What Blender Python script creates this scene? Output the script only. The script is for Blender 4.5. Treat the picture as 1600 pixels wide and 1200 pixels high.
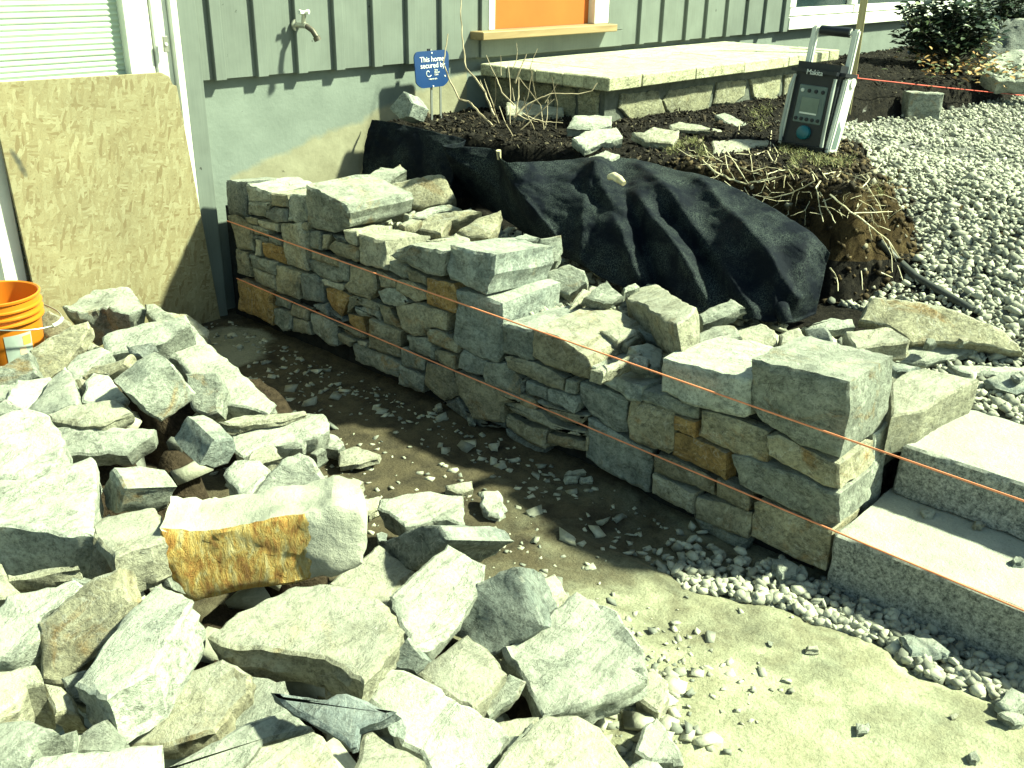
import bpy, bmesh, math, random
import numpy as np
from mathutils import Vector, Matrix, noise as mnoise
from mathutils.geometry import delaunay_2d_cdt
random.seed(7); rng = np.random.default_rng(7)
for o in list(bpy.data.objects): bpy.data.objects.remove(o)
scene = bpy.context.scene
COL = scene.collection
# ------------------------------------------------------------------ camera
FPX, CX, CY, CAMH = 1525.0, 800.0, 600.0, 1.6
def _rv(u, v): return np.array([u-CX, -(v-CY), -FPX])
_y = _rv(-1006, -110); _y /= np.linalg.norm(_y)
_x = _rv(2300, -45); _x /= np.linalg.norm(_x)
_z = np.cross(_x, _y); _z /= np.linalg.norm(_z)
_u, _s, _v = np.linalg.svd(np.stack([_x, _y, _z])); RC = _u @ _v      # world <- camera
cam = bpy.data.cameras.new('camera'); camo = bpy.data.objects.new('camera', cam); COL.objects.link(camo)
M = Matrix([list(RC[i])+[0] for i in range(3)]+[[0, 0, 0, 1]]); M[2][3] = CAMH
camo.matrix_world = M
cam.sensor_width = 36; cam.lens = 36*FPX/1600; cam.clip_start = .05; cam.clip_end = 500
scene.camera = camo
scene.cycles.diffuse_bounces = 2
scene.render.resolution_x = 1024; scene.render.resolution_y = 768
# ------------------------------------------------------------------ light
SUN = Vector((1.0, -1.1, 1.5)).normalized()          # towards the sun
w = bpy.data.worlds.new('World'); scene.world = w; w.use_nodes = True
nt = w.node_tree; nt.nodes.clear()
sk = nt.nodes.new('ShaderNodeTexSky'); sk.sky_type = 'NISHITA'; sk.sun_disc = False
sk.sun_elevation = math.asin(SUN.z); sk.sun_rotation = math.atan2(SUN.x, SUN.y)
sk.air_density = 1.0; sk.dust_density = 1.0; sk.ozone_density = 1.0
bg = nt.nodes.new('ShaderNodeBackground'); bg.inputs[1].default_value = .064
wo = nt.nodes.new('ShaderNodeOutputWorld')
tm = nt.nodes.new('ShaderNodeMixRGB'); tm.blend_type = 'MULTIPLY'; tm.inputs[0].default_value = 1; tm.inputs[2].default_value = (.92, 1.04, .76, 1)      # the film's green cast
nt.links.new(sk.outputs[0], tm.inputs[1]); nt.links.new(tm.outputs[0], bg.inputs[0]); nt.links.new(bg.outputs[0], wo.inputs[0])
sl = bpy.data.lights.new('sun', 'SUN'); sl.energy = 5.0; sl.angle = math.radians(3.0); sl.color = (.90, 1.0, .68)
so = bpy.data.objects.new('sun', sl); COL.objects.link(so)
so.rotation_euler = SUN.to_track_quat('Z', 'Y').to_euler(); so.location = (4, -4, 8)
vs = scene.view_settings; scene.display_settings.display_device = 'sRGB'
vs.view_transform = 'Standard'; vs.look = 'None'; vs.gamma = 1; vs.use_curve_mapping = False; vs.exposure = 1.70
# ------------------------------------------------------------------ pixel of the survey photo -> point of the place
CAM = Vector((0, 0, CAMH))
def ray(px, py):
    d = RC @ _rv(px, py); return Vector(d)
def at(px, py, z=None, x=None, y=None):
    d = ray(px, py)
    if z is not None: k = (z-CAMH)/d.z
    elif x is not None: k = x/d.x
    else: k = y/d.y
    return CAM + d*k
def on_plane(px, py, p, n):
    d = ray(px, py); k = (p-CAM).dot(n)/d.dot(n); return CAM + d*k
RGT = Vector((RC[0][0], RC[1][0], 0)).normalized()
TOW = Vector((RC[0][2], RC[1][2], 0)).normalized()
UP = Vector((0, 0, 1))
def nrm(r, t, u): return (RGT*r + TOW*t + UP*u).normalized()
def Z(ox, oy, s, pts): return [(ox+a/s, oy+b/s) for a, b in pts]
# ------------------------------------------------------------------ helpers
def tag(o, label=None, cat=None, group=None, kind=None):
    if label: o['label'] = label
    if cat: o['category'] = cat
    if group: o['group'] = group
    if kind: o['kind'] = kind
    return o
def empty(name, loc, label=None, cat=None, group=None):
    o = bpy.data.objects.new(name, None); COL.objects.link(o); o.location = loc; o.empty_display_size = .1
    return tag(o, label, cat, group)
ORIG = {}
def put(name, me, mat, parent=None, mw=None, smooth=None):
    o = bpy.data.objects.new(name, me); COL.objects.link(o)
    if mat is not None and len(me.materials) == 0: me.materials.append(mat)
    mw = mw or Matrix.Identity(4)
    if parent is not None:
        o.parent = parent; o.matrix_basis = ORIG.get(parent.name, Matrix.Translation(parent.location)).inverted() @ mw
    else: o.matrix_basis = mw
    ORIG[o.name] = mw
    if smooth is not None:
        me.polygons.foreach_set('use_smooth', [True]*len(me.polygons))
        if smooth < 180: me.set_sharp_from_angle(angle=math.radians(smooth))
    return o
def mesh(name, vs_, fs_):
    me = bpy.data.meshes.new(name); me.from_pydata([tuple(v) for v in vs_], [], fs_); me.update(); return me
class MB:
    def __init__(s): s.v = []; s.f = []
    def box(s, x0, x1, y0, y1, z0, z1, M=None):
        b = len(s.v); P = [(x0,y0,z0),(x1,y0,z0),(x1,y1,z0),(x0,y1,z0),(x0,y0,z1),(x1,y0,z1),(x1,y1,z1),(x0,y1,z1)]
        s.v += [(M @ Vector(p)) if M else Vector(p) for p in P]
        s.f += [tuple(b+i for i in q) for q in ((3,2,1,0),(4,5,6,7),(0,1,5,4),(1,2,6,5),(2,3,7,6),(3,0,4,7))]
        return s
    def tube(s, pts, r, n=6, cap=True, closed=False):
        pts = [Vector(p) for p in pts]; b = len(s.v); L = len(pts)
        if not hasattr(r, '__len__'): r = [r]*L
        up = Vector((.13, .21, .97))
        for i, p in enumerate(pts):
            if closed: t = (pts[(i+1) % L]-pts[i-1]).normalized()
            else: t = (pts[min(i+1, L-1)]-pts[max(i-1, 0)]).normalized()
            a = t.cross(up)
            if a.length < 1e-3: a = t.cross(Vector((1, 0, 0)))
            a.normalize(); c = t.cross(a)
            for k in range(n):
                th = 2*math.pi*k/n; s.v.append(p + (a*math.cos(th)+c*math.sin(th))*r[i])
        for i in range(L if closed else L-1):
            j = (i+1) % L
            for k in range(n):
                k2 = (k+1) % n; s.f.append((b+i*n+k, b+i*n+k2, b+j*n+k2, b+j*n+k))
        if cap and not closed:
            s.f.append(tuple(b+k for k in range(n))[::-1]); s.f.append(tuple(b+(L-1)*n+k for k in range(n)))
        return s
    def lathe(s, prof, n=32, M=None):
        b = len(s.v)
        for r, z in prof:
            for k in range(n):
                th = 2*math.pi*k/n; p = Vector((r*math.cos(th), r*math.sin(th), z)); s.v.append((M @ p) if M else p)
        for i in range(len(prof)-1):
            for k in range(n):
                k2 = (k+1) % n; s.f.append((b+i*n+k, b+i*n+k2, b+(i+1)*n+k2, b+(i+1)*n+k))
        return s
    def prism(s, poly, M, d0, d1):
        b = len(s.v); n = len(poly)
        for d in (d0, d1): s.v += [M @ Vector((x, y, d)) for x, y in poly]
        s.f.append(tuple(b+i for i in range(n))[::-1]); s.f.append(tuple(b+n+i for i in range(n)))
        for i in range(n): j = (i+1) % n; s.f.append((b+i, b+j, b+n+j, b+n+i))
        return s
    def build(s, name, mat, parent=None, smooth=None, bevel=0, mw=None, seg=1):
        me = mesh(name, s.v, s.f)
        bm = bmesh.new(); bm.from_mesh(me); bmesh.ops.recalc_face_normals(bm, faces=bm.faces)
        if bevel:
            ed = [e for e in bm.edges if len(e.link_faces) == 2 and e.calc_face_angle(0) > .6]
            bmesh.ops.bevel(bm, geom=ed, offset=bevel, segments=seg, affect='EDGES', clamp_overlap=True)
        bm.to_mesh(me); bm.free()
        return put(name, me, mat, parent, mw, smooth)
def frame(c, n, xdir=None):
    n = n.normalized(); x = (xdir or (Vector((0, 0, 1)).cross(n) if abs(n.z) < .9 else Vector((1, 0, 0))))
    x = (x - n*x.dot(n)).normalized(); y = n.cross(x)
    return Matrix(((x.x, y.x, n.x, c.x), (x.y, y.y, n.y, c.y), (x.z, y.z, n.z, c.z), (0, 0, 0, 1)))
def fbm(x, y, z, o=4): return mnoise.fractal(Vector((x, y, z)), 1.0, 2.1, o)
# ------------------------------------------------------------------ materials
def newmat(name):
    m = bpy.data.materials.new(name); m.use_nodes = True; t = m.node_tree; t.nodes.clear()
    out = t.nodes.new('ShaderNodeOutputMaterial'); b = t.nodes.new('ShaderNodeBsdfPrincipled'); t.links.new(b.outputs[0], out.inputs[0])
    return m, t, b
class N:
    def __init__(s, t): s.t = t
    def n(s, ty, **kw):
        o = s.t.nodes.new('ShaderNode'+ty)
        for k, v in kw.items(): setattr(o, k, v)
        return o
    def l(s, a, b): s.t.links.new(a, b)
    def noise(s, vec, sc, det=4, rough=.55, dist=0):
        o = s.n('TexNoise'); o.inputs['Scale'].default_value = sc; o.inputs['Detail'].default_value = det
        o.inputs['Roughness'].default_value = rough; o.inputs['Distortion'].default_value = dist
        if vec is not None: s.l(vec, o.inputs['Vector'])
        return o.outputs['Fac']
    def ramp(s, f, stops):
        o = s.n('ValToRGB'); e = o.color_ramp.elements
        while len(e) < len(stops): e.new(.5)
        for i, (p, c) in enumerate(stops):
            e[i].position = p; e[i].color = (*c, 1) if hasattr(c, '__len__') else (c, c, c, 1)
        s.l(f, o.inputs[0]); return o.outputs[0]
    def mix(s, f, a, b, mode='MIX'):
        o = s.n('MixRGB', blend_type=mode)
        for i, v in enumerate((f, a, b)):
            if isinstance(v, bpy.types.NodeSocket): s.l(v, o.inputs[i])
            elif hasattr(v, '__len__'): o.inputs[i].default_value = (*v, 1)
            else: o.inputs[i].default_value = v if i == 0 else (v, v, v, 1)
        return o.outputs[0]
    def math(s, op, a, b=0.0, clamp=False):
        o = s.n('Math', operation=op, use_clamp=clamp)
        for i, v in enumerate((a, b)):
            if isinstance(v, bpy.types.NodeSocket): s.l(v, o.inputs[i])
            else: o.inputs[i].default_value = v
        return o.outputs[0]
    def coords(s, rnd=True, scale=None, out='Object'):
        tc = s.n('TexCoord'); v = tc.outputs[out]
        if rnd:
            oi = s.n('ObjectInfo'); mu = s.n('VectorMath', operation='SCALE'); mu.inputs[0].default_value = (37, 71, 53)
            s.l(oi.outputs['Random'], mu.inputs['Scale']); ad = s.n('VectorMath', operation='ADD'); s.l(v, ad.inputs[0]); s.l(mu.outputs[0], ad.inputs[1]); v = ad.outputs[0]
        return v
    def scaled(s, v, sc):
        m = s.n('VectorMath', operation='MULTIPLY'); s.l(v, m.inputs[0]); m.inputs[1].default_value = sc; return m.outputs[0]
    def bump(s, h, strength, dist, b, prev=None):
        o = s.n('Bump'); o.inputs['Strength'].default_value = strength; o.inputs['Distance'].default_value = dist; s.l(h, o.inputs['Height'])
        if prev is not None: s.l(prev, o.inputs['Normal'])
        if b is not None: s.l(o.outputs[0], b.inputs['Normal'])
        return o.outputs[0]
def stone_mat(name, c1, c2, c3, rust=.55, vein=.3, bump=.55, dust_light=.62):
    m, t, b = newmat(name); q = N(t); v = q.coords()
    oi = q.n('ObjectInfo')
    a = q.ramp(q.noise(v, 8, 7, .68, .8), [(.36, c1), (.62, c2)])
    r = q.ramp(q.noise(v, 5.5, 6, .65, 1.2), [(rust, 0), (rust+.13, 1)])
    col = q.mix(r, a, c3)
    st = q.noise(q.scaled(v, (7, 7, 48)), 1.0, 6, .7, .3)
    col = q.mix(.35, col, q.ramp(st, [(.34, .4), (.6, 1.0)]), 'MULTIPLY')
    bl = q.noise(v, 17, 9, .78, .4)
    col = q.mix(.8, col, q.ramp(bl, [(.36, .50), (.48, .95), (.64, 1.15)]), 'MULTIPLY')
    sp = q.noise(v, 80, 4, .78)
    col = q.mix(.75, col, q.ramp(sp, [(.36, .48), (.54, 1.12)]), 'MULTIPLY')
    li = q.ramp(q.noise(v, 24, 8, .8, .6), [(.60, 0), (.70, .5)]); col = q.mix(li, col, (.50, .51, .42))
    ve = q.noise(v, 9, 3, .5, 2.2)
    vv = q.math('ABSOLUTE', q.math('SUBTRACT', ve, .5))
    col = q.mix(q.math('MULTIPLY', q.ramp(vv, [(.0, 1), (.014, 0)]), vein), col, (.62, .62, .56))
    cr_ = q.math('ABSOLUTE', q.math('SUBTRACT', q.noise(q.scaled(v, (3.0, 7.5, 5)), 1, 7, .68, .5), .5))
    col = q.mix(.42, col, q.ramp(cr_, [(.0, .25), (.008, 1)]), 'MULTIPLY')
    pit = q.ramp(q.noise(v, 38, 4, .75, .8), [(.30, .35), (.42, 1)])
    col = q.mix(.55, col, pit, 'MULTIPLY')
    var = q.math('ADD', q.math('MULTIPLY', oi.outputs['Random'], .4), .8)
    mm = q.n('MixRGB', blend_type='MULTIPLY'); mm.inputs[0].default_value = 1; q.l(col, mm.inputs[1])
    cb = q.n('CombineColor'); [q.l(var, cb.inputs[i]) for i in range(3)]; q.l(cb.outputs[0], mm.inputs[2])
    ge = q.n('NewGeometry'); sg = q.n('SeparateXYZ'); q.l(ge.outputs['True Normal'], sg.inputs[0])     # level faces whitened: dusty, with sunlit brightness painted into the colour
    lit_dust = q.math('MULTIPLY', q.ramp(sg.outputs['Z'], [(.80, 0), (.93, 1)]), q.ramp(q.noise(v, 12, 7, .7), [(.38, .15), (.6, dust_light)]))
    q.l(q.mix(lit_dust, mm.outputs[0], (.43, .435, .37)), b.inputs['Base Color']); b.inputs['Roughness'].default_value = .88; b.inputs['Specular IOR Level'].default_value = .25
    n0 = q.bump(q.ramp(cr_, [(.0, 0), (.02, 1)]), .5, .012, None)
    n1 = q.bump(bl, bump*1.25, .030, None, n0)
    n2 = q.bump(st, .35, .010, None, n1)
    q.bump(sp, .5, .006, b, n2)
    return m
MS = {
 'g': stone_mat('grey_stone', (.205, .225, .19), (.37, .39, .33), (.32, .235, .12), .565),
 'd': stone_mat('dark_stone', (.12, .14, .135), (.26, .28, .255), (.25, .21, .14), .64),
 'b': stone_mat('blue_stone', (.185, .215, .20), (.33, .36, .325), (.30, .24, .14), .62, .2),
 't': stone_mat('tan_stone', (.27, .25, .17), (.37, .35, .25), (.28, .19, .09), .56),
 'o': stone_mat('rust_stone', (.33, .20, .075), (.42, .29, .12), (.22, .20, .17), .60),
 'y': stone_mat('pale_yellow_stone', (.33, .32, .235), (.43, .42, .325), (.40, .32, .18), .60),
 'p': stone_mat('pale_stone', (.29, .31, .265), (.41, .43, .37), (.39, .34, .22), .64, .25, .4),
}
def ochre_face():
    m, t, b = newmat('ochre_crust_stone'); q = N(t); v = q.coords(False)
    vy = q.scaled(v, (34, 13, 14))
    a = q.ramp(q.noise(vy, 1, 7, .7, .6), [(.30, (.16, .07, .02)), (.42, (.40, .20, .04)), (.52, (.52, .36, .10)), (.66, (.55, .50, .28))])
    # crust sits on the split face only: geometry of the block's own axes
    sx = q.n('SeparateXYZ'); q.l(v, sx.inputs[0])
    nz = q.n('NewGeometry'); vt = q.n('VectorTransform', vector_type='NORMAL', convert_from='WORLD', convert_to='OBJECT'); q.l(nz.outputs['True Normal'], vt.inputs[0])
    s2 = q.n('SeparateXYZ'); q.l(vt.outputs[0], s2.inputs[0])
    f = q.ramp(s2.outputs['Z'], [(.55, 0), (.75, 1)])
    e = q.math('ADD', sx.outputs['X'], q.math('MULTIPLY', q.noise(v, 18, 5), .05))
    f2 = q.math('MULTIPLY', f, q.math('LESS_THAN', e, .125))
    g = q.ramp(q.noise(v, 9, 5), [(.35, (.27, .275, .225)), (.65, (.41, .41, .34))])
    q.l(q.mix(f2, g, a), b.inputs['Base Color']); b.inputs['Roughness'].default_value = .85
    hb = q.math('ADD', q.math('MULTIPLY', f2, q.noise(vy, 1.6, 7, .7, .6)), q.math('MULTIPLY', q.noise(v, 20, 8, .7), .35)); q.bump(hb, .9, .035, b)
    return m
MS['c'] = ochre_face()
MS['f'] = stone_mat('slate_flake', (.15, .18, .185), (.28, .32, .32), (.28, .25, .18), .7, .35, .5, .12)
def plain(name, col, rough=.6, spec=.4, nsc=0, namt=.2, bsc=0, bstr=.2, bdist=.003, metal=0):
    m, t, b = newmat(name); q = N(t); b.inputs['Roughness'].default_value = rough; b.inputs['Specular IOR Level'].default_value = spec; b.inputs['Metallic'].default_value = metal
    v = q.coords(False)
    n_ = q.noise(v, nsc or 14, 5, .6)
    c = q.mix(1.0, col, q.ramp(n_, [(.3, 1-namt), (.7, 1+namt*.4)]), 'MULTIPLY'); q.l(c, b.inputs['Base Color'])
    if bsc: q.bump(q.noise(v, bsc, 5, .6), bstr, bdist, b)
    return m
# ------------------------------------------------------------------ stones
def poly_area(p): return .5*sum(p[i][0]*p[(i+1) % len(p)][1]-p[(i+1) % len(p)][0]*p[i][1] for i in range(len(p)))
def inpoly(x, y, P):
    c = False; j = len(P)-1
    for i in range(len(P)):
        if (P[i][1] > y) != (P[j][1] > y) and x < (P[j][0]-P[i][0])*(y-P[i][1])/(P[j][1]-P[i][1])+P[i][0]: c = not c
        j = i
    return c
STONES = []       # (centre, thickness, radius) of every loose stone laid
def rock(name, pts, n, t, mat, seed=0, bev=.007, amp=.005, h=.022, taper=.0, skew=(0, 0), parent=None, rings=5, jag=.004, label=None, cat=None, group=None, xdir=None, mat_obj=None):
    """pts: outline of the best seen face (world points on one plane, n = its outward normal); t = how thick the stone is behind it"""
    n = n.normalized(); c = sum(pts, Vector())/len(pts); F = frame(c, n, xdir); Fi = F.inverted()
    P = [(Fi @ p).to_2d() for p in pts]
    if poly_area(P) < 0: P.reverse()
    sd = seed*13.37
    Q = []
    for i in range(len(P)):
        a, b = P[i], P[(i+1) % len(P)]; L = (b-a).length; k = max(1, int(round(L/h))); nn = Vector((b.y-a.y, a.x-b.x)).normalized() if L > 1e-6 else Vector((0, 0))
        for s in range(k):
            p = a.lerp(b, s/k); e = jag*(fbm(p.x*22+sd, p.y*22, sd, 3)+.7*fbm(p.x*70+sd, p.y*70, sd, 3))*(1.0 if s else .6); Q.append(p+nn*e)
    L = len(Q); NM = []
    for i in range(L):
        d = Q[(i+2) % L]-Q[i-2]; NM.append(Vector((d.y, -d.x)).normalized() if d.length > 1e-7 else Vector((0, 0)))
    R = max(p.length for p in Q)
    bev = min(bev, R*.12, t*.3)
    def zf(p):
        v = amp*1.5*fbm(p.x*7+sd, p.y*7+3, sd, 4)+amp*.35*fbm(p.x*40+sd, p.y*40+3, sd, 3)+amp*.8*mnoise.cell(Vector((p.x*11+fbm(p.x*9, p.y*9, sd)*.8, p.y*11, sd)))*.5
        return v
    V = []; Fc = []
    def ring(f):
        b = len(V)
        for i in range(L): V.append(f(i))
        return b
    rb = [ring(lambda i: Vector((*(Q[i]-NM[i]*bev), zf(Q[i])-bev*.12)))]
    zs = [-bev*.85]+[-t*(k/(rings-1.0)) for k in range(1, rings-1)]+[-t]
    for kk, z in enumerate(zs):
        fr = -z/t
        def f(i, z=z, fr=fr, kk=kk):
            p = Q[i]*(1-taper*fr)+Vector(skew)*(-z)
            j = jag*1.6*(fbm(Q[i].x*9+sd, Q[i].y*9, z*60+sd, 3)+.5*fbm(Q[i].x*45+sd, Q[i].y*45, z*70+sd, 2)) if kk else 0
            if kk == len(zs)-1: j -= bev
            return Vector((*(p+NM[i]*j), z+zf(Q[i])*(1-fr)+(amp*fbm(p.x*12, p.y*12, sd+9) if kk else 0)))
        rb.append(ring(f))
    for a, b in zip(rb[:-1], rb[1:]):
        for i in range(L): j = (i+1) % L; Fc.append((a+i, b+i, b+j, a+j))
    # cap of the seen face: outline ring + inner grid
    fr2 = [V[rb[0]+i].to_2d() for i in range(L)]
    xs = [p.x for p in fr2]; ys = [p.y for p in fr2]; inner = []
    hx = max(h*1.1, R/14); y = min(ys)+hx*.5; r2 = random.Random(seed)
    while y < max(ys):
        x = min(xs)+hx*.5
        while x < max(xs):
            px, py = x+r2.uniform(-.3, .3)*hx, y+r2.uniform(-.3, .3)*hx
            if inpoly(px, py, fr2) and min((q-Vector((px, py))).length_squared for q in fr2) > (hx*.55)**2: inner.append(Vector((px, py)))
            x += hx
        y += hx
    try:
        ov, oe, of, *_r = delaunay_2d_cdt(fr2+inner, [], [list(range(L))], 1, 1e-6)
        ok = len(ov) == L+len(inner)
    except Exception: ok = False
    if ok:
        idx = [rb[0]+i for i in range(L)]
        for p in inner: idx.append(len(V)); V.append(Vector((p.x, p.y, zf(p))))
        for f in of:
            a, b2, c2 = (ov[k] for k in f[:3])
            cr = (b2-a).cross(c2-a)
            Fc.append(tuple(idx[k] for k in (f if cr > 0 else f[::-1])))
    else: Fc.append(tuple(rb[0]+i for i in range(L)))
    Fc.append(tuple(rb[-1]+i for i in range(L))[::-1])
    me = mesh(name, V, Fc)
    o = put(name, me, MS[mat] if isinstance(mat, str) else mat, parent, F, 32)
    if label: tag(o, label, cat or 'stone', group)
    STONES.append((c - n*t, t, R, c))
    return o
def pstone(px, z, n, t, mat, label, seed=[100], name='loose_stone', group=None, cat='stone', **k):
    n = nrm(*n); k = {'h': .017, 'jag': .0055, **k}; cx = sum(p[0] for p in px)/len(px); cy = sum(p[1] for p in px)/len(px); c = at(cx, cy, z=z); seed[0] += 1
    return rock(name, [on_plane(a, b, c, n) for a, b in px], n, t, mat, seed[0], label=label, cat=cat, group=group, **k)
# ------------------------------------------------------------------ ground and terrace
def sm(x): x = min(1, max(0, x)); return x*x*(3-2*x)
BED = [(3.33, 4.3), (3.33, 3.6), (3.36, 3.15), (3.48, 2.7), (3.64, 2.1), (3.74, 1.58), (3.98, 1.56), (4.7, 1.97), (5.0, 2.45), (5.3, 2.95), (6.0, 2.95), (7.3, 2.75), (9, 2.55), (14, 2.3), (60, 2.3), (60, 4.3)]
def sdist(x, y, P):
    d = 1e9; 
    for i in range(len(P)):
        ax, ay = P[i]; bx, by = P[(i+1) % len(P)]; ex, ey = bx-ax, by-ay
        k = max(0, min(1, ((x-ax)*ex+(y-ay)*ey)/(ex*ex+ey*ey))); d = min(d, (x-ax-ex*k)**2+(y-ay-ey*k)**2)
    d = math.sqrt(d); return d if inpoly(x, y, P) else -d
def z_gravel(x, y):
    g = .31+.37*sm((x-3.1-.25*max(0, y-1.0))/1.7)
    return g-.09*sm((x-5.5)/.9)*sm((y-.9)/1.0)
def z_fill(x, y): return .365+.115*sm((y-1.7)/1.6)
def z_terr(x, y, rough=True):
    k = sm((3.75-x)/.5) if y > 1.25 else sm((3.2-x)/.2)*sm((y-.95)/.2)
    zo = z_gravel(x, y)*(1-k)+z_fill(x, y)*k
    s = sdist(x, y, BED) if y > 1.3 else -1
    bed = .775+.02*sm((s-.1)/.6)+.05*sm((x-5.6)/1.0)*sm((s-.15)/.3)
    wd = .07+.14*sm((x-3.45)/.2)*sm((4.35-x)/.2)*sm((1.85-y)/.2)
    e = sm((s+wd)/(wd+.07) + (.25*fbm(x*6, y*6, 2.2) if rough else 0))
    z = zo*(1-e)+bed*e
    if rough:
        z += .012*fbm(x*9, y*9, 1.5)+.006*fbm(x*30, y*30, 4.1) + (.02*fbm(x*5, y*5, 7)*e)
        if 0 < e < 1: z += (.025+.02*(wd > .1))*fbm(x*14, y*14, z*14, 5)*e*(1-e)*4
    return z
def terr_hit(px, py, zf=None, kmin=.5):
    d = ray(px, py); f = zf or z_terr; p0 = None; k = kmin
    dd = d/ d.length
    s = 1.0
    while s < 60:
        p = CAM+dd*s
        if p.x > 2.5 and p.y < 3.97 and p.z < f(p.x, p.y, False): break
        s += .02
    return p
def grid(name, xs, ys, zf, mat, kind='structure'):
    V = [(x, y, zf(x, y)) for y in ys for x in xs]; nx = len(xs)
    F = [(j*nx+i, j*nx+i+1, (j+1)*nx+i+1, (j+1)*nx+i) for j in range(len(ys)-1) for i in range(nx-1)]
    o = put(name, mesh(name, V, F), mat, smooth=180); return tag(o, kind=kind)
def ground_mat():
    m, t, b = newmat('dusty_ground'); q = N(t); v = q.coords(False)
    sx = q.n('SeparateXYZ'); q.l(v, sx.inputs[0]); X, Y = sx.outputs['X'], sx.outputs['Y']
    nb = q.noise(v, 3.2, 6, .65, .6); nf = q.noise(v, 28, 6, .7)
    dust_light = q.ramp(nf, [(.3, (.30, .30, .205)), (.7, (.41, .42, .30))])
    soil = q.ramp(q.noise(v, 16, 6, .7), [(.3, (.026, .022, .017)), (.72, (.095, .08, .05))])
    # worn concrete shows where the path is swept; damp trodden soil by the wall and beside the heap
    d = q.math('ADD', q.math('MULTIPLY', q.math('SUBTRACT', Y, .66), .95), q.math('MULTIPLY', q.math('SUBTRACT', nb, .5), 2.2))
    d = q.math('ADD', d, q.math('MULTIPLY', q.math('SUBTRACT', X, 1.95), .25))
    f = q.ramp(d, [(.12, 0), (.62, .72), (1.2, 1)])
    h = q.math('MULTIPLY', q.ramp(q.noise(v, 7, 5, .6, .4), [(.42, 0), (.62, .55)]), q.ramp(Y, [(.3, 1), (.9, 1)]))
    col = q.mix(f, dust_light, soil); col = q.mix(q.math('MULTIPLY', h, .75), col, (.13, .105, .062))
    # remnant of clean slab in the house corner
    dx = q.math('SUBTRACT', X, 2.02); dy = q.math('SUBTRACT', Y, 3.62)
    rr = q.math('ADD', q.math('ADD', q.math('MULTIPLY', q.math('MULTIPLY', dx, dx), 7), q.math('MULTIPLY', q.math('MULTIPLY', dy, dy), 9)), q.math('MULTIPLY', q.math('SUBTRACT', nb, .5), 1.1))
    col = q.mix(q.ramp(rr, [(.45, 1), (.62, 0)]), col, (.25, .245, .18))
    sp = q.noise(v, 160, 3, .7); col = q.mix(.55, col, q.ramp(sp, [(.3, .45), (.55, 1.08)]), 'MULTIPLY')
    ft = q.ramp(q.noise(v, 5.5, 5, .6, 1.0), [(.35, .72), (.55, 1.05)]); col = q.mix(.8, col, ft, 'MULTIPLY'); sp2 = q.noise(v, 55, 4, .8); col = q.mix(.6, col, q.ramp(sp2, [(.28, .35), (.40, 1)]), 'MULTIPLY')
    q.l(col, b.inputs['Base Color']); b.inputs['Roughness'].default_value = .95; b.inputs['Specular IOR Level'].default_value = .15
    n1 = q.bump(q.noise(v, 22, 8, .7), .5, .03, None); q.bump(q.noise(v, 130, 5, .75), .5, .006, b, n1)
    return m
def soil_mat():
    m, t, b = newmat('dark_garden_soil'); q = N(t); v = q.coords(False)
    sx = q.n('SeparateXYZ'); q.l(v, sx.inputs[0]); X, Y, Zz = sx.outputs['X'], sx.outputs['Y'], sx.outputs['Z']
    dark = q.ramp(q.noise(v, 34, 7, .75), [(.35, (.006, .006, .007)), (.6, (.03, .026, .021)), (.76, (.13, .115, .08))])
    brown = q.ramp(q.noise(q.scaled(v, (1, 1, .6)), 24, 7, .75, .5), [(.32, (.015, .010, .006)), (.55, (.085, .058, .028)), (.72, (.20, .15, .075))])
    grav = q.ramp(q.noise(v, 60, 5, .7), [(.35, (.13, .13, .12)), (.65, (.38, .38, .35))])
    f = q.math('MULTIPLY', q.ramp(Zz, [(.735, 1), (.785, 0)]), q.math('LESS_THAN', q.math('ADD', Y, q.math('MULTIPLY', q.noise(v, 6, 4), .5)), 2.6))
    b2 = q.math('MULTIPLY', q.math('MULTIPLY', f, q.math('GREATER_THAN', X, 3.05)), q.math('GREATER_THAN', Zz, .50))
    east = q.math('LESS_THAN', X, 4.5)
    col = q.mix(q.math('MULTIPLY', b2, east), dark, brown)
    isg = q.math('MULTIPLY', q.math('LESS_THAN', Zz, .715), q.math('GREATER_THAN', q.math('SUBTRACT', X, q.math('MULTIPLY', Y, .95)), 2.72))
    ge = q.n('NewGeometry'); sg = q.n('SeparateXYZ'); q.l(ge.outputs['True Normal'], sg.inputs[0]); isg = q.math('MULTIPLY', isg, q.ramp(sg.outputs['Z'], [(.86, 0), (.95, 1)]))
    col = q.mix(isg, col, grav)
    isf = q.math('MULTIPLY', q.math('LESS_THAN', Zz, .62), q.math('LESS_THAN', X, 3.12))
    col = q.mix(isf, col, q.ramp(q.noise(v, 45, 6, .75), [(.35, (.07, .07, .06)), (.65, (.34, .34, .28))]))
    q.l(col, b.inputs['Base Color']); b.inputs['Roughness'].default_value = 1; b.inputs['Specular IOR Level'].default_value = .1
    n1 = q.bump(q.noise(v, 26, 8, .75), .9, .05, None); q.bump(q.noise(v, 120, 5, .8), .7, .012, b, n1)
    return m
M_GROUND = ground_mat(); M_SOIL = soil_mat()
def axis(lo, hi, st, outl, outh): return list(outl)+[lo+i*st for i in range(int(round((hi-lo)/st))+1)]+list(outh)
def zg(x, y):
    if x < -.5 or x > 2.9 or y < -.8 or y > 3.98: return 0
    z = .006*fbm(x*6, y*6, 3)+.003*fbm(x*25, y*25, 8)
    if x > 1.75 and y < 1.7: z -= .035*sm((x-(1.98+.10*sm((1.2-y)/.4) + .05*fbm(y*5, 1, 1)))/.10)*sm((1.62-y)/.15)     # shallow gravel-filled trench by the wall and steps
    return z
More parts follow.
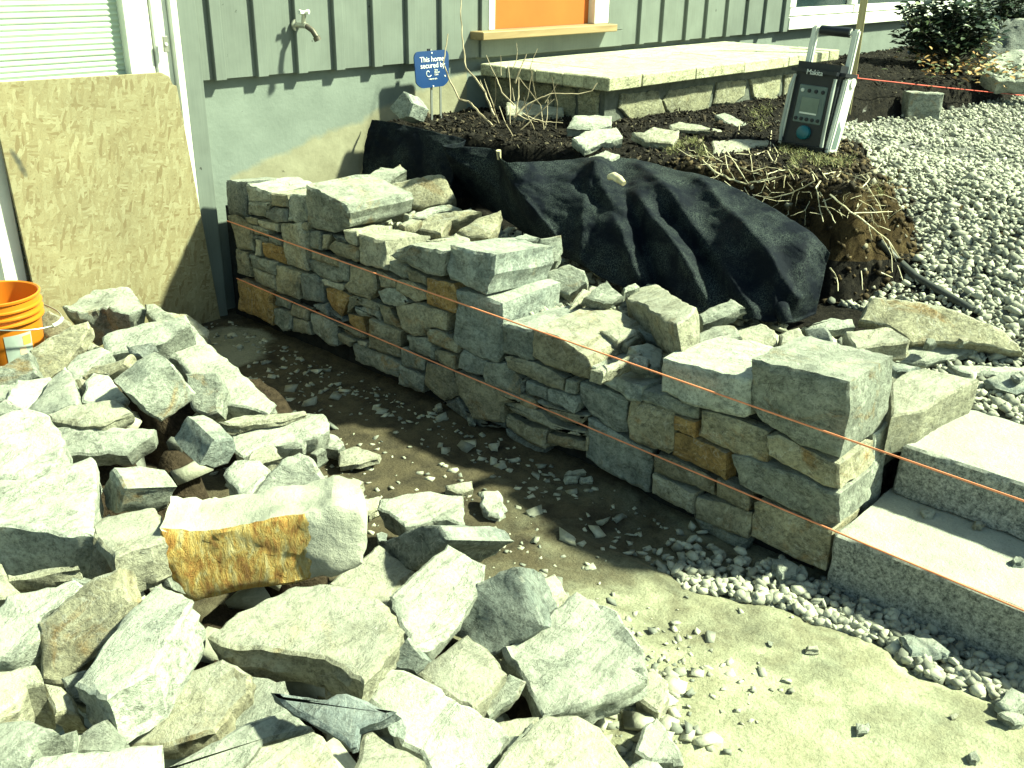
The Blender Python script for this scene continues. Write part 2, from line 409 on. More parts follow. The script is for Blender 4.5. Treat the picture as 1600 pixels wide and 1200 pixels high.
grid('ground', axis(-.6, 3.0, .025, (-60, -20, -6, -2), (8, 60)), axis(-1.0, 4.0, .025, (-60, -20, -6, -2.5), (10, 60)), zg, M_GROUND)
xs = axis(2.50, 6.0, .025, (), ())+[6.0+.06*i for i in range(1, 60)]+[10, 12, 16, 24, 60]
ys = [-60, -20, -8, -4, -2.5, -1.6, -1.0]+[-.9+.05*i for i in range(0, 36)]+[.90+.025*i for i in range(0, 125)]
def zt(x, y):
    if x < 2.9 and y < .93: return -.25
    if x < 3.02 and y < .87: return -.25
    if y < .93 and x < 3.1: return min(z_terr(x, y), .29)
    return z_terr(x, y)
grid('terrace', xs, sorted(ys), zt, M_SOIL)
# ------------------------------------------------------------------ gravel and chips (uncountable)
_t = (1+5**.5)/2
ICO_V = np.array([(-1,_t,0),(1,_t,0),(-1,-_t,0),(1,-_t,0),(0,-1,_t),(0,1,_t),(0,-1,-_t),(0,1,-_t),(_t,0,-1),(_t,0,1),(-_t,0,-1),(-_t,0,1)])/np.sqrt(1+_t*_t)
ICO_F = np.array([(0,11,5),(0,5,1),(0,1,7),(0,7,10),(0,10,11),(1,5,9),(5,11,4),(11,10,2),(10,7,6),(7,1,8),(3,9,4),(3,4,2),(3,2,6),(3,6,8),(3,8,9),(4,9,5),(2,4,11),(6,2,10),(8,6,7),(9,8,1)])
BOX_V = np.array([(-1,-1,-1),(1,-1,-1),(1,1,-1),(-1,1,-1),(-1,-1,1),(1,-1,1),(1,1,1),(-1,1,1)], float)
BOX_F = np.array([(3,2,1),(3,1,0),(4,5,6),(4,6,7),(0,1,5),(0,5,4),(1,2,6),(1,6,5),(2,3,7),(2,7,6),(3,0,4),(3,4,7)])
def scatter(name, P, S, mat, shape='ico', tilt=.5, jit=.22, kind='stuff', smooth=False, label=None, cat=None):
    P = np.asarray(P); n = len(P); T, TF = (ICO_V, ICO_F) if shape == 'ico' else (BOX_V, BOX_F)
    v = np.repeat(T[None], n, 0)*(1+rng.uniform(-jit, jit, (n, len(T), 1)))+rng.uniform(-jit*.5, jit*.5, (n, len(T), 3))
    v *= np.asarray(S)[:, None, :]
    a = rng.uniform(0, 2*np.pi, n); b_ = rng.normal(0, tilt, n); c_ = rng.normal(0, tilt, n)
    def rot(v, i, j, th):
        c, s = np.cos(th)[:, None], np.sin(th)[:, None]; x, y = v[..., i].copy(), v[..., j].copy(); v[..., i] = c*x-s*y; v[..., j] = s*x+c*y
    rot(v, 1, 2, b_); rot(v, 0, 2, c_); rot(v, 0, 1, a)
    v += P[:, None, :]
    F = (TF[None]+(np.arange(n)*len(T))[:, None, None]).reshape(-1, 3)
    me = bpy.data.meshes.new(name); me.vertices.add(n*len(T)); me.vertices.foreach_set('co', v.reshape(-1))
    me.loops.add(F.size); me.loops.foreach_set('vertex_index', F.reshape(-1)); me.polygons.add(len(F))
    me.polygons.foreach_set('loop_start', np.arange(0, F.size, 3)); me.polygons.foreach_set('loop_total', np.full(len(F), 3))
    me.update(calc_edges=True); me.validate()
    o = put(name, me, mat, smooth=(40 if smooth else None)); 
    return tag(o, label, cat, None, kind)
def island_mat(name, stops, rough=.9, bsc=80):
    m, t, b = newmat(name); q = N(t); v = q.coords(False); g = q.n('NewGeometry')
    c = q.ramp(g.outputs['Random Per Island'], stops)
    c = q.mix(.6, c, q.ramp(q.noise(v, 70, 4, .7), [(.3, .6), (.65, 1.1)]), 'MULTIPLY')
    q.l(c, b.inputs['Base Color']); b.inputs['Roughness'].default_value = rough; b.inputs['Specular IOR Level'].default_value = .2
    q.bump(q.noise(v, bsc, 4, .7), .4, .006, b); return m
M_GRAV = island_mat('crushed_gravel', [(0, (.16, .165, .14)), (.2, (.29, .29, .24)), (.7, (.39, .39, .32)), (1, (.48, .47, .38))])
M_CHIP = island_mat('stone_chips', [(0, (.16, .17, .15)), (.5, (.34, .34, .27)), (1, (.47, .46, .36))])
M_MULCH = island_mat('bark_mulch', [(0, (.006, .005, .005)), (.6, (.02, .016, .012)), (.9, (.055, .042, .028)), (1, (.22, .19, .13))])
P = []; S = []
k = 0
while len(P) < 30000:
    near = rng.random() < .62
    x = rng.uniform(3.02, 5.2) if near else rng.uniform(4.6, 9.5); y = rng.uniform(-.6, 2.3) if near else rng.uniform(-.4, 3.1)
    if (y > 1.25 and x < 3.55) or (y > .93 and x < 3.06): continue
    if y > 1.3 and sdist(x, y, BED) > (-.05 if x > 4.35 else -.16): continue
    if y > 1.2 and x < 4.1 and sdist(x, y, BED) > -.19: continue
    r = min(.024, rng.lognormal(-4.5, .33))
    P.append((x, y, z_terr(x, y, False)+rng.uniform(-.004, .016))); S.append((r*rng.uniform(.9, 1.5), r, r*rng.uniform(.5, .8)))
scatter('gravel', P, S, M_GRAV, jit=.36, label='grey crushed gravel of the upper path', cat='gravel')
P = []; S = []
while len(P) < 2300:                     # strip of pebbles in the trench along wall foot and steps
    y = rng.uniform(-.5, 1.55); x0 = 2.03+.10*sm((1.2-y)/.4)+.05*fbm(y*5, 1, 1)
    x = x0+abs(rng.normal(0, .13))
    if x > (2.31 if y < .86 else 2.33) or (y > .95 and rng.random() < (y-.95)*2.4): continue
    r = rng.uniform(.008, .019); P.append((x, y, -.03+rng.uniform(0, .03))); S.append((r*rng.uniform(.9, 1.6), r, r*rng.uniform(.5, .8)))
scatter('drain_pebbles', P, S, M_GRAV, jit=.3, label='pebbles in the shallow trench along the steps and wall foot', cat='pebbles')
# ------------------------------------------------------------------ house
def house_paint(name, col, dist=.0015):
    m, t, b = newmat(name); q = N(t); v = q.coords(False)
    c = q.mix(1, col, q.ramp(q.noise(v, 5, 5, .6), [(.3, .82), (.7, 1.06)]), 'MULTIPLY')
    g = q.noise(q.scaled(v, (120, 120, 3)), 1, 4, .6)
    c = q.mix(.35, c, q.ramp(g, [(.3, .75), (.6, 1.03)]), 'MULTIPLY')
    sp = q.ramp(q.noise(v, 22, 3, .5), [(.235, .12), (.255, 1)]); c = q.mix(.8, c, sp, 'MULTIPLY')
    q.l(c, b.inputs['Base Color']); b.inputs['Roughness'].default_value = .6; b.inputs['Specular IOR Level'].default_value = .3
    q.bump(g, .35, dist, b); return m
M_SIDE = house_paint('grey_green_siding', (.150, .173, .157))
M_WHITE = plain('white_trim_paint', (.74, .76, .68), .5, .4, 9, .12)
M_GLASS = plain('dark_window_glass', (.02, .035, .04), .08, .8)
def found_mat():
    m, t, b = newmat('painted_concrete'); q = N(t); v = q.coords(False)
    sx = q.n('SeparateXYZ'); q.l(v, sx.inputs[0]); X, Zz = sx.outputs['X'], sx.outputs['Z']
    paint = q.ramp(q.noise(v, 4, 6, .6), [(.3, (.125, .15, .135)), (.7, (.175, .205, .185))])
    raw = q.ramp(q.noise(v, 6, 7, .65), [(.3, (.17, .16, .105)), (.7, (.28, .27, .19))])
    ed = q.math('ADD', q.math('MULTIPLY', q.math('SUBTRACT', X, 2.43), .24), q.math('MULTIPLY', q.noise(v, 7, 4), .10))
    ed = q.math('SUBTRACT', q.math('ADD', ed, .585), Zz)
    f = q.math('MULTIPLY', q.ramp(ed, [(.0, 0), (.03, 1)]), q.math('MULTIPLY', q.ramp(X, [(0, 0), (.5, 0), (1, 1)]), 1))
    lim = q.math('MULTIPLY', q.math('GREATER_THAN', q.math('ADD', X, q.math('MULTIPLY', q.noise(v, 12, 3), .03)), 2.47), q.math('LESS_THAN', X, 4.0))
    f = q.math('MULTIPLY', q.ramp(ed, [(.0, 0), (.03, 1)]), lim)
    c = q.mix(f, paint, raw)
    c = q.mix(.7, c, q.ramp(q.noise(v, 30, 3, .5), [(.25, .15), (.28, 1)]), 'MULTIPLY')
    q.l(c, b.inputs['Base Color']); b.inputs['Roughness'].default_value = .85
    n1 = q.bump(q.noise(v, 45, 5, .7), .35, .006, None); q.bump(q.noise(v, 8, 4), .3, .012, b, n1); return m
M_FOUND = found_mat()
house = empty('house', (2.3, 3.98, 0), 'house with grey green board and batten siding and white window frames on a concrete foundation', 'house')
MB().box(2.335, 14, 4.0, 4.25, -.2, 1.09).build('foundation', M_FOUND, house)
MB().box(2.335, 4.06, 3.965, 4.03, 1.067, 2.7).box(5.36, 7.53, 3.965, 4.03, 1.067, 2.7).box(4.06, 5.36, 3.965, 4.03, 1.067, 1.16).box(4.06, 5.36, 3.965, 4.03, 2.2, 2.7).build('siding', M_SIDE, house)
MB().box(2.245, 2.333, 3.938, 4.08, -.05, 2.7).build('corner_board', M_SIDE, house, bevel=.003)
MB().box(.2, 1.372, 3.95, 4.08, -.05, 2.7).build('wall', M_SIDE, house)
for i, (px, py) in enumerate([(324,0),(393,0),(458,0),(519,0),(580,0),(635,0),(688,0),(962,45),(999,45),(1034,45),(1071,45),(1102,45),(1134,45),(1165,45),(1193,45)]):
    X = at(px, py, y=3.95).x
    if X < 4.0 or X > 5.4: MB().box(X, X+.055, 3.943, 3.967, 1.062, 2.7).build('batten', M_SIDE, house, bevel=.003)
MB().box(7.46, 7.53, 3.940, 3.967, 1.062, 2.7).build('batten', M_SIDE, house, bevel=.003)
# door with a ridged panel
M_DOOR = plain('ridged_white_panel', (.46, .55, .45), .45, .4, 8, .1)
mb = MB(); zz = [.02+.0055*i for i in range(420)]
V = [(x, 4.01+.004*math.cos(2*math.pi*z/.0212), z) for z in zz for x in (1.46, 2.022)]; F = [(2*i, 2*i+1, 2*i+3, 2*i+2) for i in range(len(zz)-1)]
door = put('door', mesh('door', V, F), M_DOOR, house, smooth=180)
MB().box(1.374, 1.462, 3.952, 4.08, -.02, 2.7).build('door_jamb', M_WHITE, house, bevel=.004)
MB().box(2.022, 2.132, 3.965, 4.08, -.02, 2.7).build('door_jamb', M_WHITE, house, bevel=.004)
MB().box(2.140, 2.212, 3.960, 4.08, -.02, 2.7).build('door_casing', M_WHITE, house, bevel=.004)
MB().box(2.2125, 2.2445, 3.932, 4.08, -.02, 2.7).build('casing_edge', M_WHITE, house, bevel=.003)
c = at(258, 69, y=3.93)
MB().box(c.x-.011, c.x+.011, 3.922, 3.932, c.z-.032, c.z+.032).build('doorbell', plain('brushed_metal', (.45, .45, .4), .35, .5, metal=.8), house, bevel=.002)
MB().lathe([(0, .006), (.006, .005), (.007, 0)], 16, frame(Vector((c.x, 3.922, c.z)), Vector((0, -1, 0)))).build('button', M_WHITE, bpy.data.objects['doorbell'], smooth=40)
# middle window: white frame, orange blind, wooden sill
x0, x1, x2, x3 = (at(p, 30, y=3.95).x for p in (763, 773, 928, 950))
zb = at(850, 42, y=3.95).z
win = MB().box(x0, x1, 3.945, 4.06, zb, 2.2).box(x2, x3, 3.945, 4.06, zb, 2.2).box(x1, x2, 3.945, 4.06, 2.1, 2.2).build('window', M_WHITE, house, bevel=.003)
M_BLIND = plain('orange_blind', (.47, .125, .026), .7, .2, 3, .12)
MB().box(x1+.001, x2-.001, 3.995, 4.01, zb, 2.1).build('blind', M_BLIND, win)
for bb in ((4.062, x0-.002, 3.947, 4.05, 1.162, 2.7), (x3+.002, 5.358, 3.947, 4.05, 1.162, 2.7), (4.062, 5.358, 3.950, 3.966, 1.063, 1.16)): MB().box(*bb).build('window_trim', M_SIDE, house, bevel=.003)
def wood_mat(name, c1, c2, ax=(2, 30, 30)):
    m, t, b = newmat(name); q = N(t); v = q.coords(True)
    g = q.noise(q.scaled(v, ax), 1.0, 6, .6, .8); q.l(q.ramp(g, [(.3, c1), (.7, c2)]), b.inputs['Base Color']); b.inputs['Roughness'].default_value = .7
    q.bump(g, .3, .004, b); return m
sl_ = at(754, 56, y=3.87).x; sr_ = at(964, 46, y=3.87).x
MB().box(sl_, sr_, 3.865, 3.99, zb-.043, zb-.001).build('sill', wood_mat('weathered_cedar', (.20, .13, .055), (.34, .25, .13)), win, bevel=.004)
# right window, only its lower edge in view
w2 = MB().box(7.54, 11.6, 3.935, 4.05, 1.075, 1.168).build('window', M_WHITE, house, bevel=.004)
for a_, b_ in ((7.58, 8.72), (8.74, 11.58)): MB().box(a_, b_, 3.962, 4.05, 1.176, 1.236).build('sash', M_WHITE, w2, bevel=.004)
for a_, b_ in ((7.56, 7.66), (8.66, 8.78), (11.5, 11.6)): MB().box(a_, b_, 3.956, 4.05, 1.239, 2.5).build('frame', M_WHITE, w2, bevel=.004)
MB().box(7.661, 8.659, 4.0, 4.02, 1.239, 2.5).build('pane', M_GLASS, w2)
MB().box(8.781, 11.499, 4.0, 4.02, 1.239, 2.5).build('pane', M_GLASS, w2)
MB().box(11.62, 14, 3.965, 4.05, 1.067, 2.7).build('siding', M_SIDE, house)
# hose tap
M_TAP = plain('dull_chrome', (.55, .55, .48), .35, .5, metal=.7)
c = at(474, 40, y=3.90)
T0 = Vector((c.x, 3.95, c.z))
tap = MB().tube([T0, T0+Vector((0, -.075, 0))], .013, 12).tube([T0+Vector((0, -.005, 0)), T0+Vector((0, 0.004, 0))], .028, 16).tube([T0+Vector((0, -.05, .0)), T0+Vector((0, -.06, .05))], .011, 10).build('hose_tap', M_TAP, house, smooth=40)
MB().tube([T0+Vector((0, -.07, 0)), T0+Vector((.012, -.10, -.018)), T0+Vector((.02, -.115, -.045))], [.012, .013, .012], 12).tube([T0+Vector((.02, -.115, -.045)), T0+Vector((.025, -.12, -.062))], .017, 14).build('spout', plain('dark_brass', (.10, .09, .07), .5, .5, metal=.5), tap, smooth=40)
hm = MB(); hc = T0+Vector((0, -.06, .055))
for k in range(4):
    a = k*math.pi/2+.4; hm.tube([hc, hc+Vector((math.cos(a)*.034, math.sin(a)*.02, .004))], [.008, .010], 8)
hm.build('handle', M_WHITE, tap, smooth=40)
# ------------------------------------------------------------------ OSB sheet leaning on the door
def osb_mat():
    m, t, b = newmat('strand_board'); q = N(t); v = q.coords(False); cols = []
    col = None
    for i, (sc, ang) in enumerate((((17, 1, 85), .15), ((21, 1, 110), -.5), ((80, 1, 20), .25), ((19, 1, 95), .8), ((22, 1, 120), -.12), ((95, 1, 26), -.2))):
        mp = q.n('Mapping'); mp.inputs['Rotation'].default_value = (0, ang, 0); mp.inputs['Location'].default_value = (i*3.7, 0, i*1.9); q.l(v, mp.inputs['Vector'])
        vo = q.n('TexVoronoi'); vo.inputs['Scale'].default_value = 1; vo.inputs['Randomness'].default_value = 1
        nz = q.n('TexNoise'); nz.inputs['Scale'].default_value = 9; q.l(mp.outputs[0], nz.inputs['Vector'])
        ad = q.mix(.035, mp.outputs[0], nz.outputs['Color']); q.l(q.scaled(ad, sc), vo.inputs['Vector'])
        s = q.n('SeparateColor'); q.l(vo.outputs['Color'], s.inputs[0])
        c = q.ramp(s.outputs[0], [(0, (.19, .145, .07)), (.22, (.245, .205, .11)), (.75, (.275, .24, .135)), (1, (.32, .29, .175))])
        g = q.noise(q.scaled(mp.outputs[0], (sc[0]*2.2, 1, sc[2]*5)), 1, 4, .7); c = q.mix(.55, c, q.ramp(g, [(.3, .6), (.6, 1.05)]), 'MULTIPLY')
        col = c if col is None else q.mix(q.math('GREATER_THAN', s.outputs[1], .55), col, c)
        hh = s.outputs[2]
    big = q.ramp(q.noise(v, 3, 4, .6), [(.3, .78), (.7, 1.05)]); col = q.mix(.8, col, big, 'MULTIPLY')
    sx = q.n('SeparateXYZ'); q.l(v, sx.inputs[0])
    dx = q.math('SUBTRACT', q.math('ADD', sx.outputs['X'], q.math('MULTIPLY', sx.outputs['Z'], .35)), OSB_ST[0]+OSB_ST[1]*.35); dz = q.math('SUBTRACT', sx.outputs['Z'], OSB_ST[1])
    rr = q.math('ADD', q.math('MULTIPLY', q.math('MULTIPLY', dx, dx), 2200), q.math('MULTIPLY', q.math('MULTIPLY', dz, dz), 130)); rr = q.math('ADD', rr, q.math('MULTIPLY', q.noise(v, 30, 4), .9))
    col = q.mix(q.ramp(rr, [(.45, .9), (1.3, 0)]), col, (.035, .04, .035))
    sp = q.ramp(q.noise(v, 90, 3, .6), [(.28, .4), (.38, 1)]); col = q.mix(.6, col, sp, 'MULTIPLY')
    q.l(col, b.inputs['Base Color']); b.inputs['Roughness'].default_value = .8; q.bump(hh, .25, .004, b); return m
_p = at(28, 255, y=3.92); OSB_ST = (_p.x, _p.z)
OP = [(-22, 129), (250, 113), (262, 119), (268, 132), (274, 134), (342, 492), (62, 484)]
mb = MB(); pts = []
for px, py in OP:
    p = at(px, py, y=3.922); f = .01 if py > 300 else 0
    pts.append((p.x, p.z))
pts[5] = (pts[5][0], -.0); pts[6] = (pts[6][0], .0)
Mx = Matrix(((1, 0, 0, 0), (0, 0, 1, 0), (0, 1, 0, 0), (0, 0, 0, 1)))     # x, z -> world with depth along y
mb.prism(pts, Mx, 3.910, 3.922)
tag(mb.build('osb_sheet', osb_mat(), None, bevel=.0015), 'sheet of yellowish oriented strand board leaning against the white door', 'board')
# ------------------------------------------------------------------ porch
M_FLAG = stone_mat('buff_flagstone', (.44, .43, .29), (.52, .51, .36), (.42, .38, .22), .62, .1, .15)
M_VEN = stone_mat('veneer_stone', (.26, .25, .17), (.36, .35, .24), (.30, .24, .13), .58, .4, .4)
M_MORT = plain('grey_mortar', (.13, .14, .12), .9, .2, 20, .4, 60, .6, .01)
porch = empty('porch', (5.3, 3.5, .7), 'low stone porch with buff flagstone top and stone faced base below the orange window', 'porch')
PX0, PX1, PY0, PY1, PZ = 4.06, 6.62, 3.06, 3.955, 1.035
MB().box(PX0+.09, PX1-.08, PY0+.085, 4.0, .5, .971).build('base', M_MORT, porch)
fx = [PX0]+[at(p, 125, y=PY0).x for p in (1003, 1086, 1161, 1229, 1290)]+[PX1]
for a, b_ in zip(fx[:-1], fx[1:]): MB().box(a+.002, b_-.002, PY0+random.uniform(-.004, .004), PY0+.30, .972+random.uniform(-.003, .003), PZ+random.uniform(-.002, .003)).build('coping_stone', M_FLAG, porch, bevel=.005)
ly = [PY0+.303]+[at(p, 112, x=PX0).y for p in (913, 835, 790)]+[PY1]
ly = sorted(ly)
for a, b_ in zip(ly[:-1], ly[1:]): MB().box(PX0+random.uniform(-.004, .004), PX0+.3, a+.002, b_-.002, .972, PZ+random.uniform(-.002, .003)).build('coping_stone', M_FLAG, porch, bevel=.005)
for i, (a, b_) in enumerate([(PX0+.303, 5.0), (5.0, 5.55), (5.55, 6.1), (6.1, PX1)]):
    for c0, c1 in ([(PY0+.303, 3.62), (3.62, PY1)] if i % 2 else [(PY0+.303, 3.7), (3.7, PY1)]):
        MB().box(a+.002, b_-.002, c0+.002, c1-.002, .972, PZ+random.uniform(-.002, .002)).build('flagstone', M_FLAG, porch, bevel=.004)
for i, pl in enumerate([[(972,148),(1030,143),(1041,178),(985,188),(968,170)], [(1048,141),(1115,133),(1108,171),(1050,184),(1036,158)], [(1122,129),(1168,125),(1165,150),(1148,162),(1116,163)],
     [(1173,124),(1223,118),(1218,145),(1200,164),(1178,152)], [(1228,117),(1250,114),(1246,150),(1225,160)], [(1254,112),(1290,106),(1286,126),(1256,132)], [(1188,168),(1215,150),(1240,158),(1215,175)], [(1110,176),(1150,166),(1180,172),(1120,182)]]):
    rock('veneer_stone', [at(a, b_, y=3.128) for a, b_ in pl], Vector((0, -1, 0)), .04, M_VEN, 900+i, parent=porch, jag=.006, amp=.003)
for i in range(5):
    y0 = 3.17+i*.16; rock('veneer_stone', [Vector((4.135, y0, .74)), Vector((4.135, y0+.145, .73)), Vector((4.135, y0+.14, .955)), Vector((4.135, y0+.01, .95))], Vector((-1, 0, 0)), .03, M_VEN, 920+i, parent=porch, jag=.008, amp=.003)
# ------------------------------------------------------------------ granite steps
def granite():
    m, t, b = newmat('granite'); q = N(t); v = q.coords(True)
    g = q.n('NewGeometry'); s = q.n('SeparateXYZ'); q.l(g.outputs['True Normal'], s.inputs[0])
    a = q.noise(v, 150, 3, .75); b1 = q.noise(v, 60, 4, .7); c = q.mix(.5, a, b1)
    split = q.ramp(c, [(.38, (.05, .055, .055)), (.5, (.22, .235, .22)), (.62, (.42, .43, .40))])
    flame = q.ramp(q.noise(v, 12, 6, .7), [(.3, (.33, .34, .295)), (.7, (.43, .44, .38))]); dsp = q.ramp(q.noise(v, 30, 5, .8), [(.27, .3), (.34, 1)]); flame = q.mix(.7, flame, dsp, 'MULTIPLY'); stn = q.ramp(q.noise(v, 5, 6, .7), [(.35, .72), (.55, 1)]); flame = q.mix(.7, flame, stn, 'MULTIPLY'); flame = q.mix(.45, flame, q.ramp(a, [(.3, .6), (.6, 1.05)]), 'MULTIPLY')
    q.l(q.mix(q.ramp(s.outputs['Z'], [(.5, 0), (.8, 1)]), split, flame), b.inputs['Base Color']); b.inputs['Roughness'].default_value = .85
    q.bump(q.noise(v, 35, 8, .75), .6, .02, b); return m
M_GRAN = granite()
def block(name, x0, x1, y0, y1, z0, z1, label, amp=.008, st=.028):
    bm = bmesh.new(); bmesh.ops.create_cube(bm, size=1)
    for v in bm.verts: v.co = Vector(((x0 if v.co.x < 0 else x1), (y0 if v.co.y < 0 else y1), (z0 if v.co.z < 0 else z1)))
    bmesh.ops.bevel(bm, geom=bm.edges[:], offset=.007, segments=1, affect='EDGES')
    for ax, lo, hi in ((0, x0, x1), (1, y0, y1), (2, z0, z1)):
        for k in range(1, int((hi-lo)/st)):
            co = Vector((0, 0, 0)); co[ax] = lo+(hi-lo)*k/int((hi-lo)/st); no = Vector((0, 0, 0)); no[ax] = 1
            bmesh.ops.bisect_plane(bm, geom=bm.verts[:]+bm.edges[:]+bm.faces[:], plane_co=co, plane_no=no)
    bm.normal_update()
    for v in bm.verts:
        sideness = 1-max(0, v.normal.z)
        d = amp*(fbm(v.co.x*9, v.co.y*9, v.co.z*9, 5)+.6*fbm(v.co.x*30, v.co.y*30, v.co.z*30, 3))
        v.co += v.normal*d*(sideness*1.0+.18)
    me = bpy.data.meshes.new(name); bm.to_mesh(me); bm.free()
    return tag(put(name, me, M_GRAN, smooth=35), label, 'step', 'granite steps')
block('granite_step', 2.30, 2.70, -1.3, .872, -.04, .157, 'lowest thick granite step beside the end of the stone wall')
block('granite_step', 2.625, 3.02, -1.3, .852, .159, .322, 'second thick granite step resting on the lowest one')
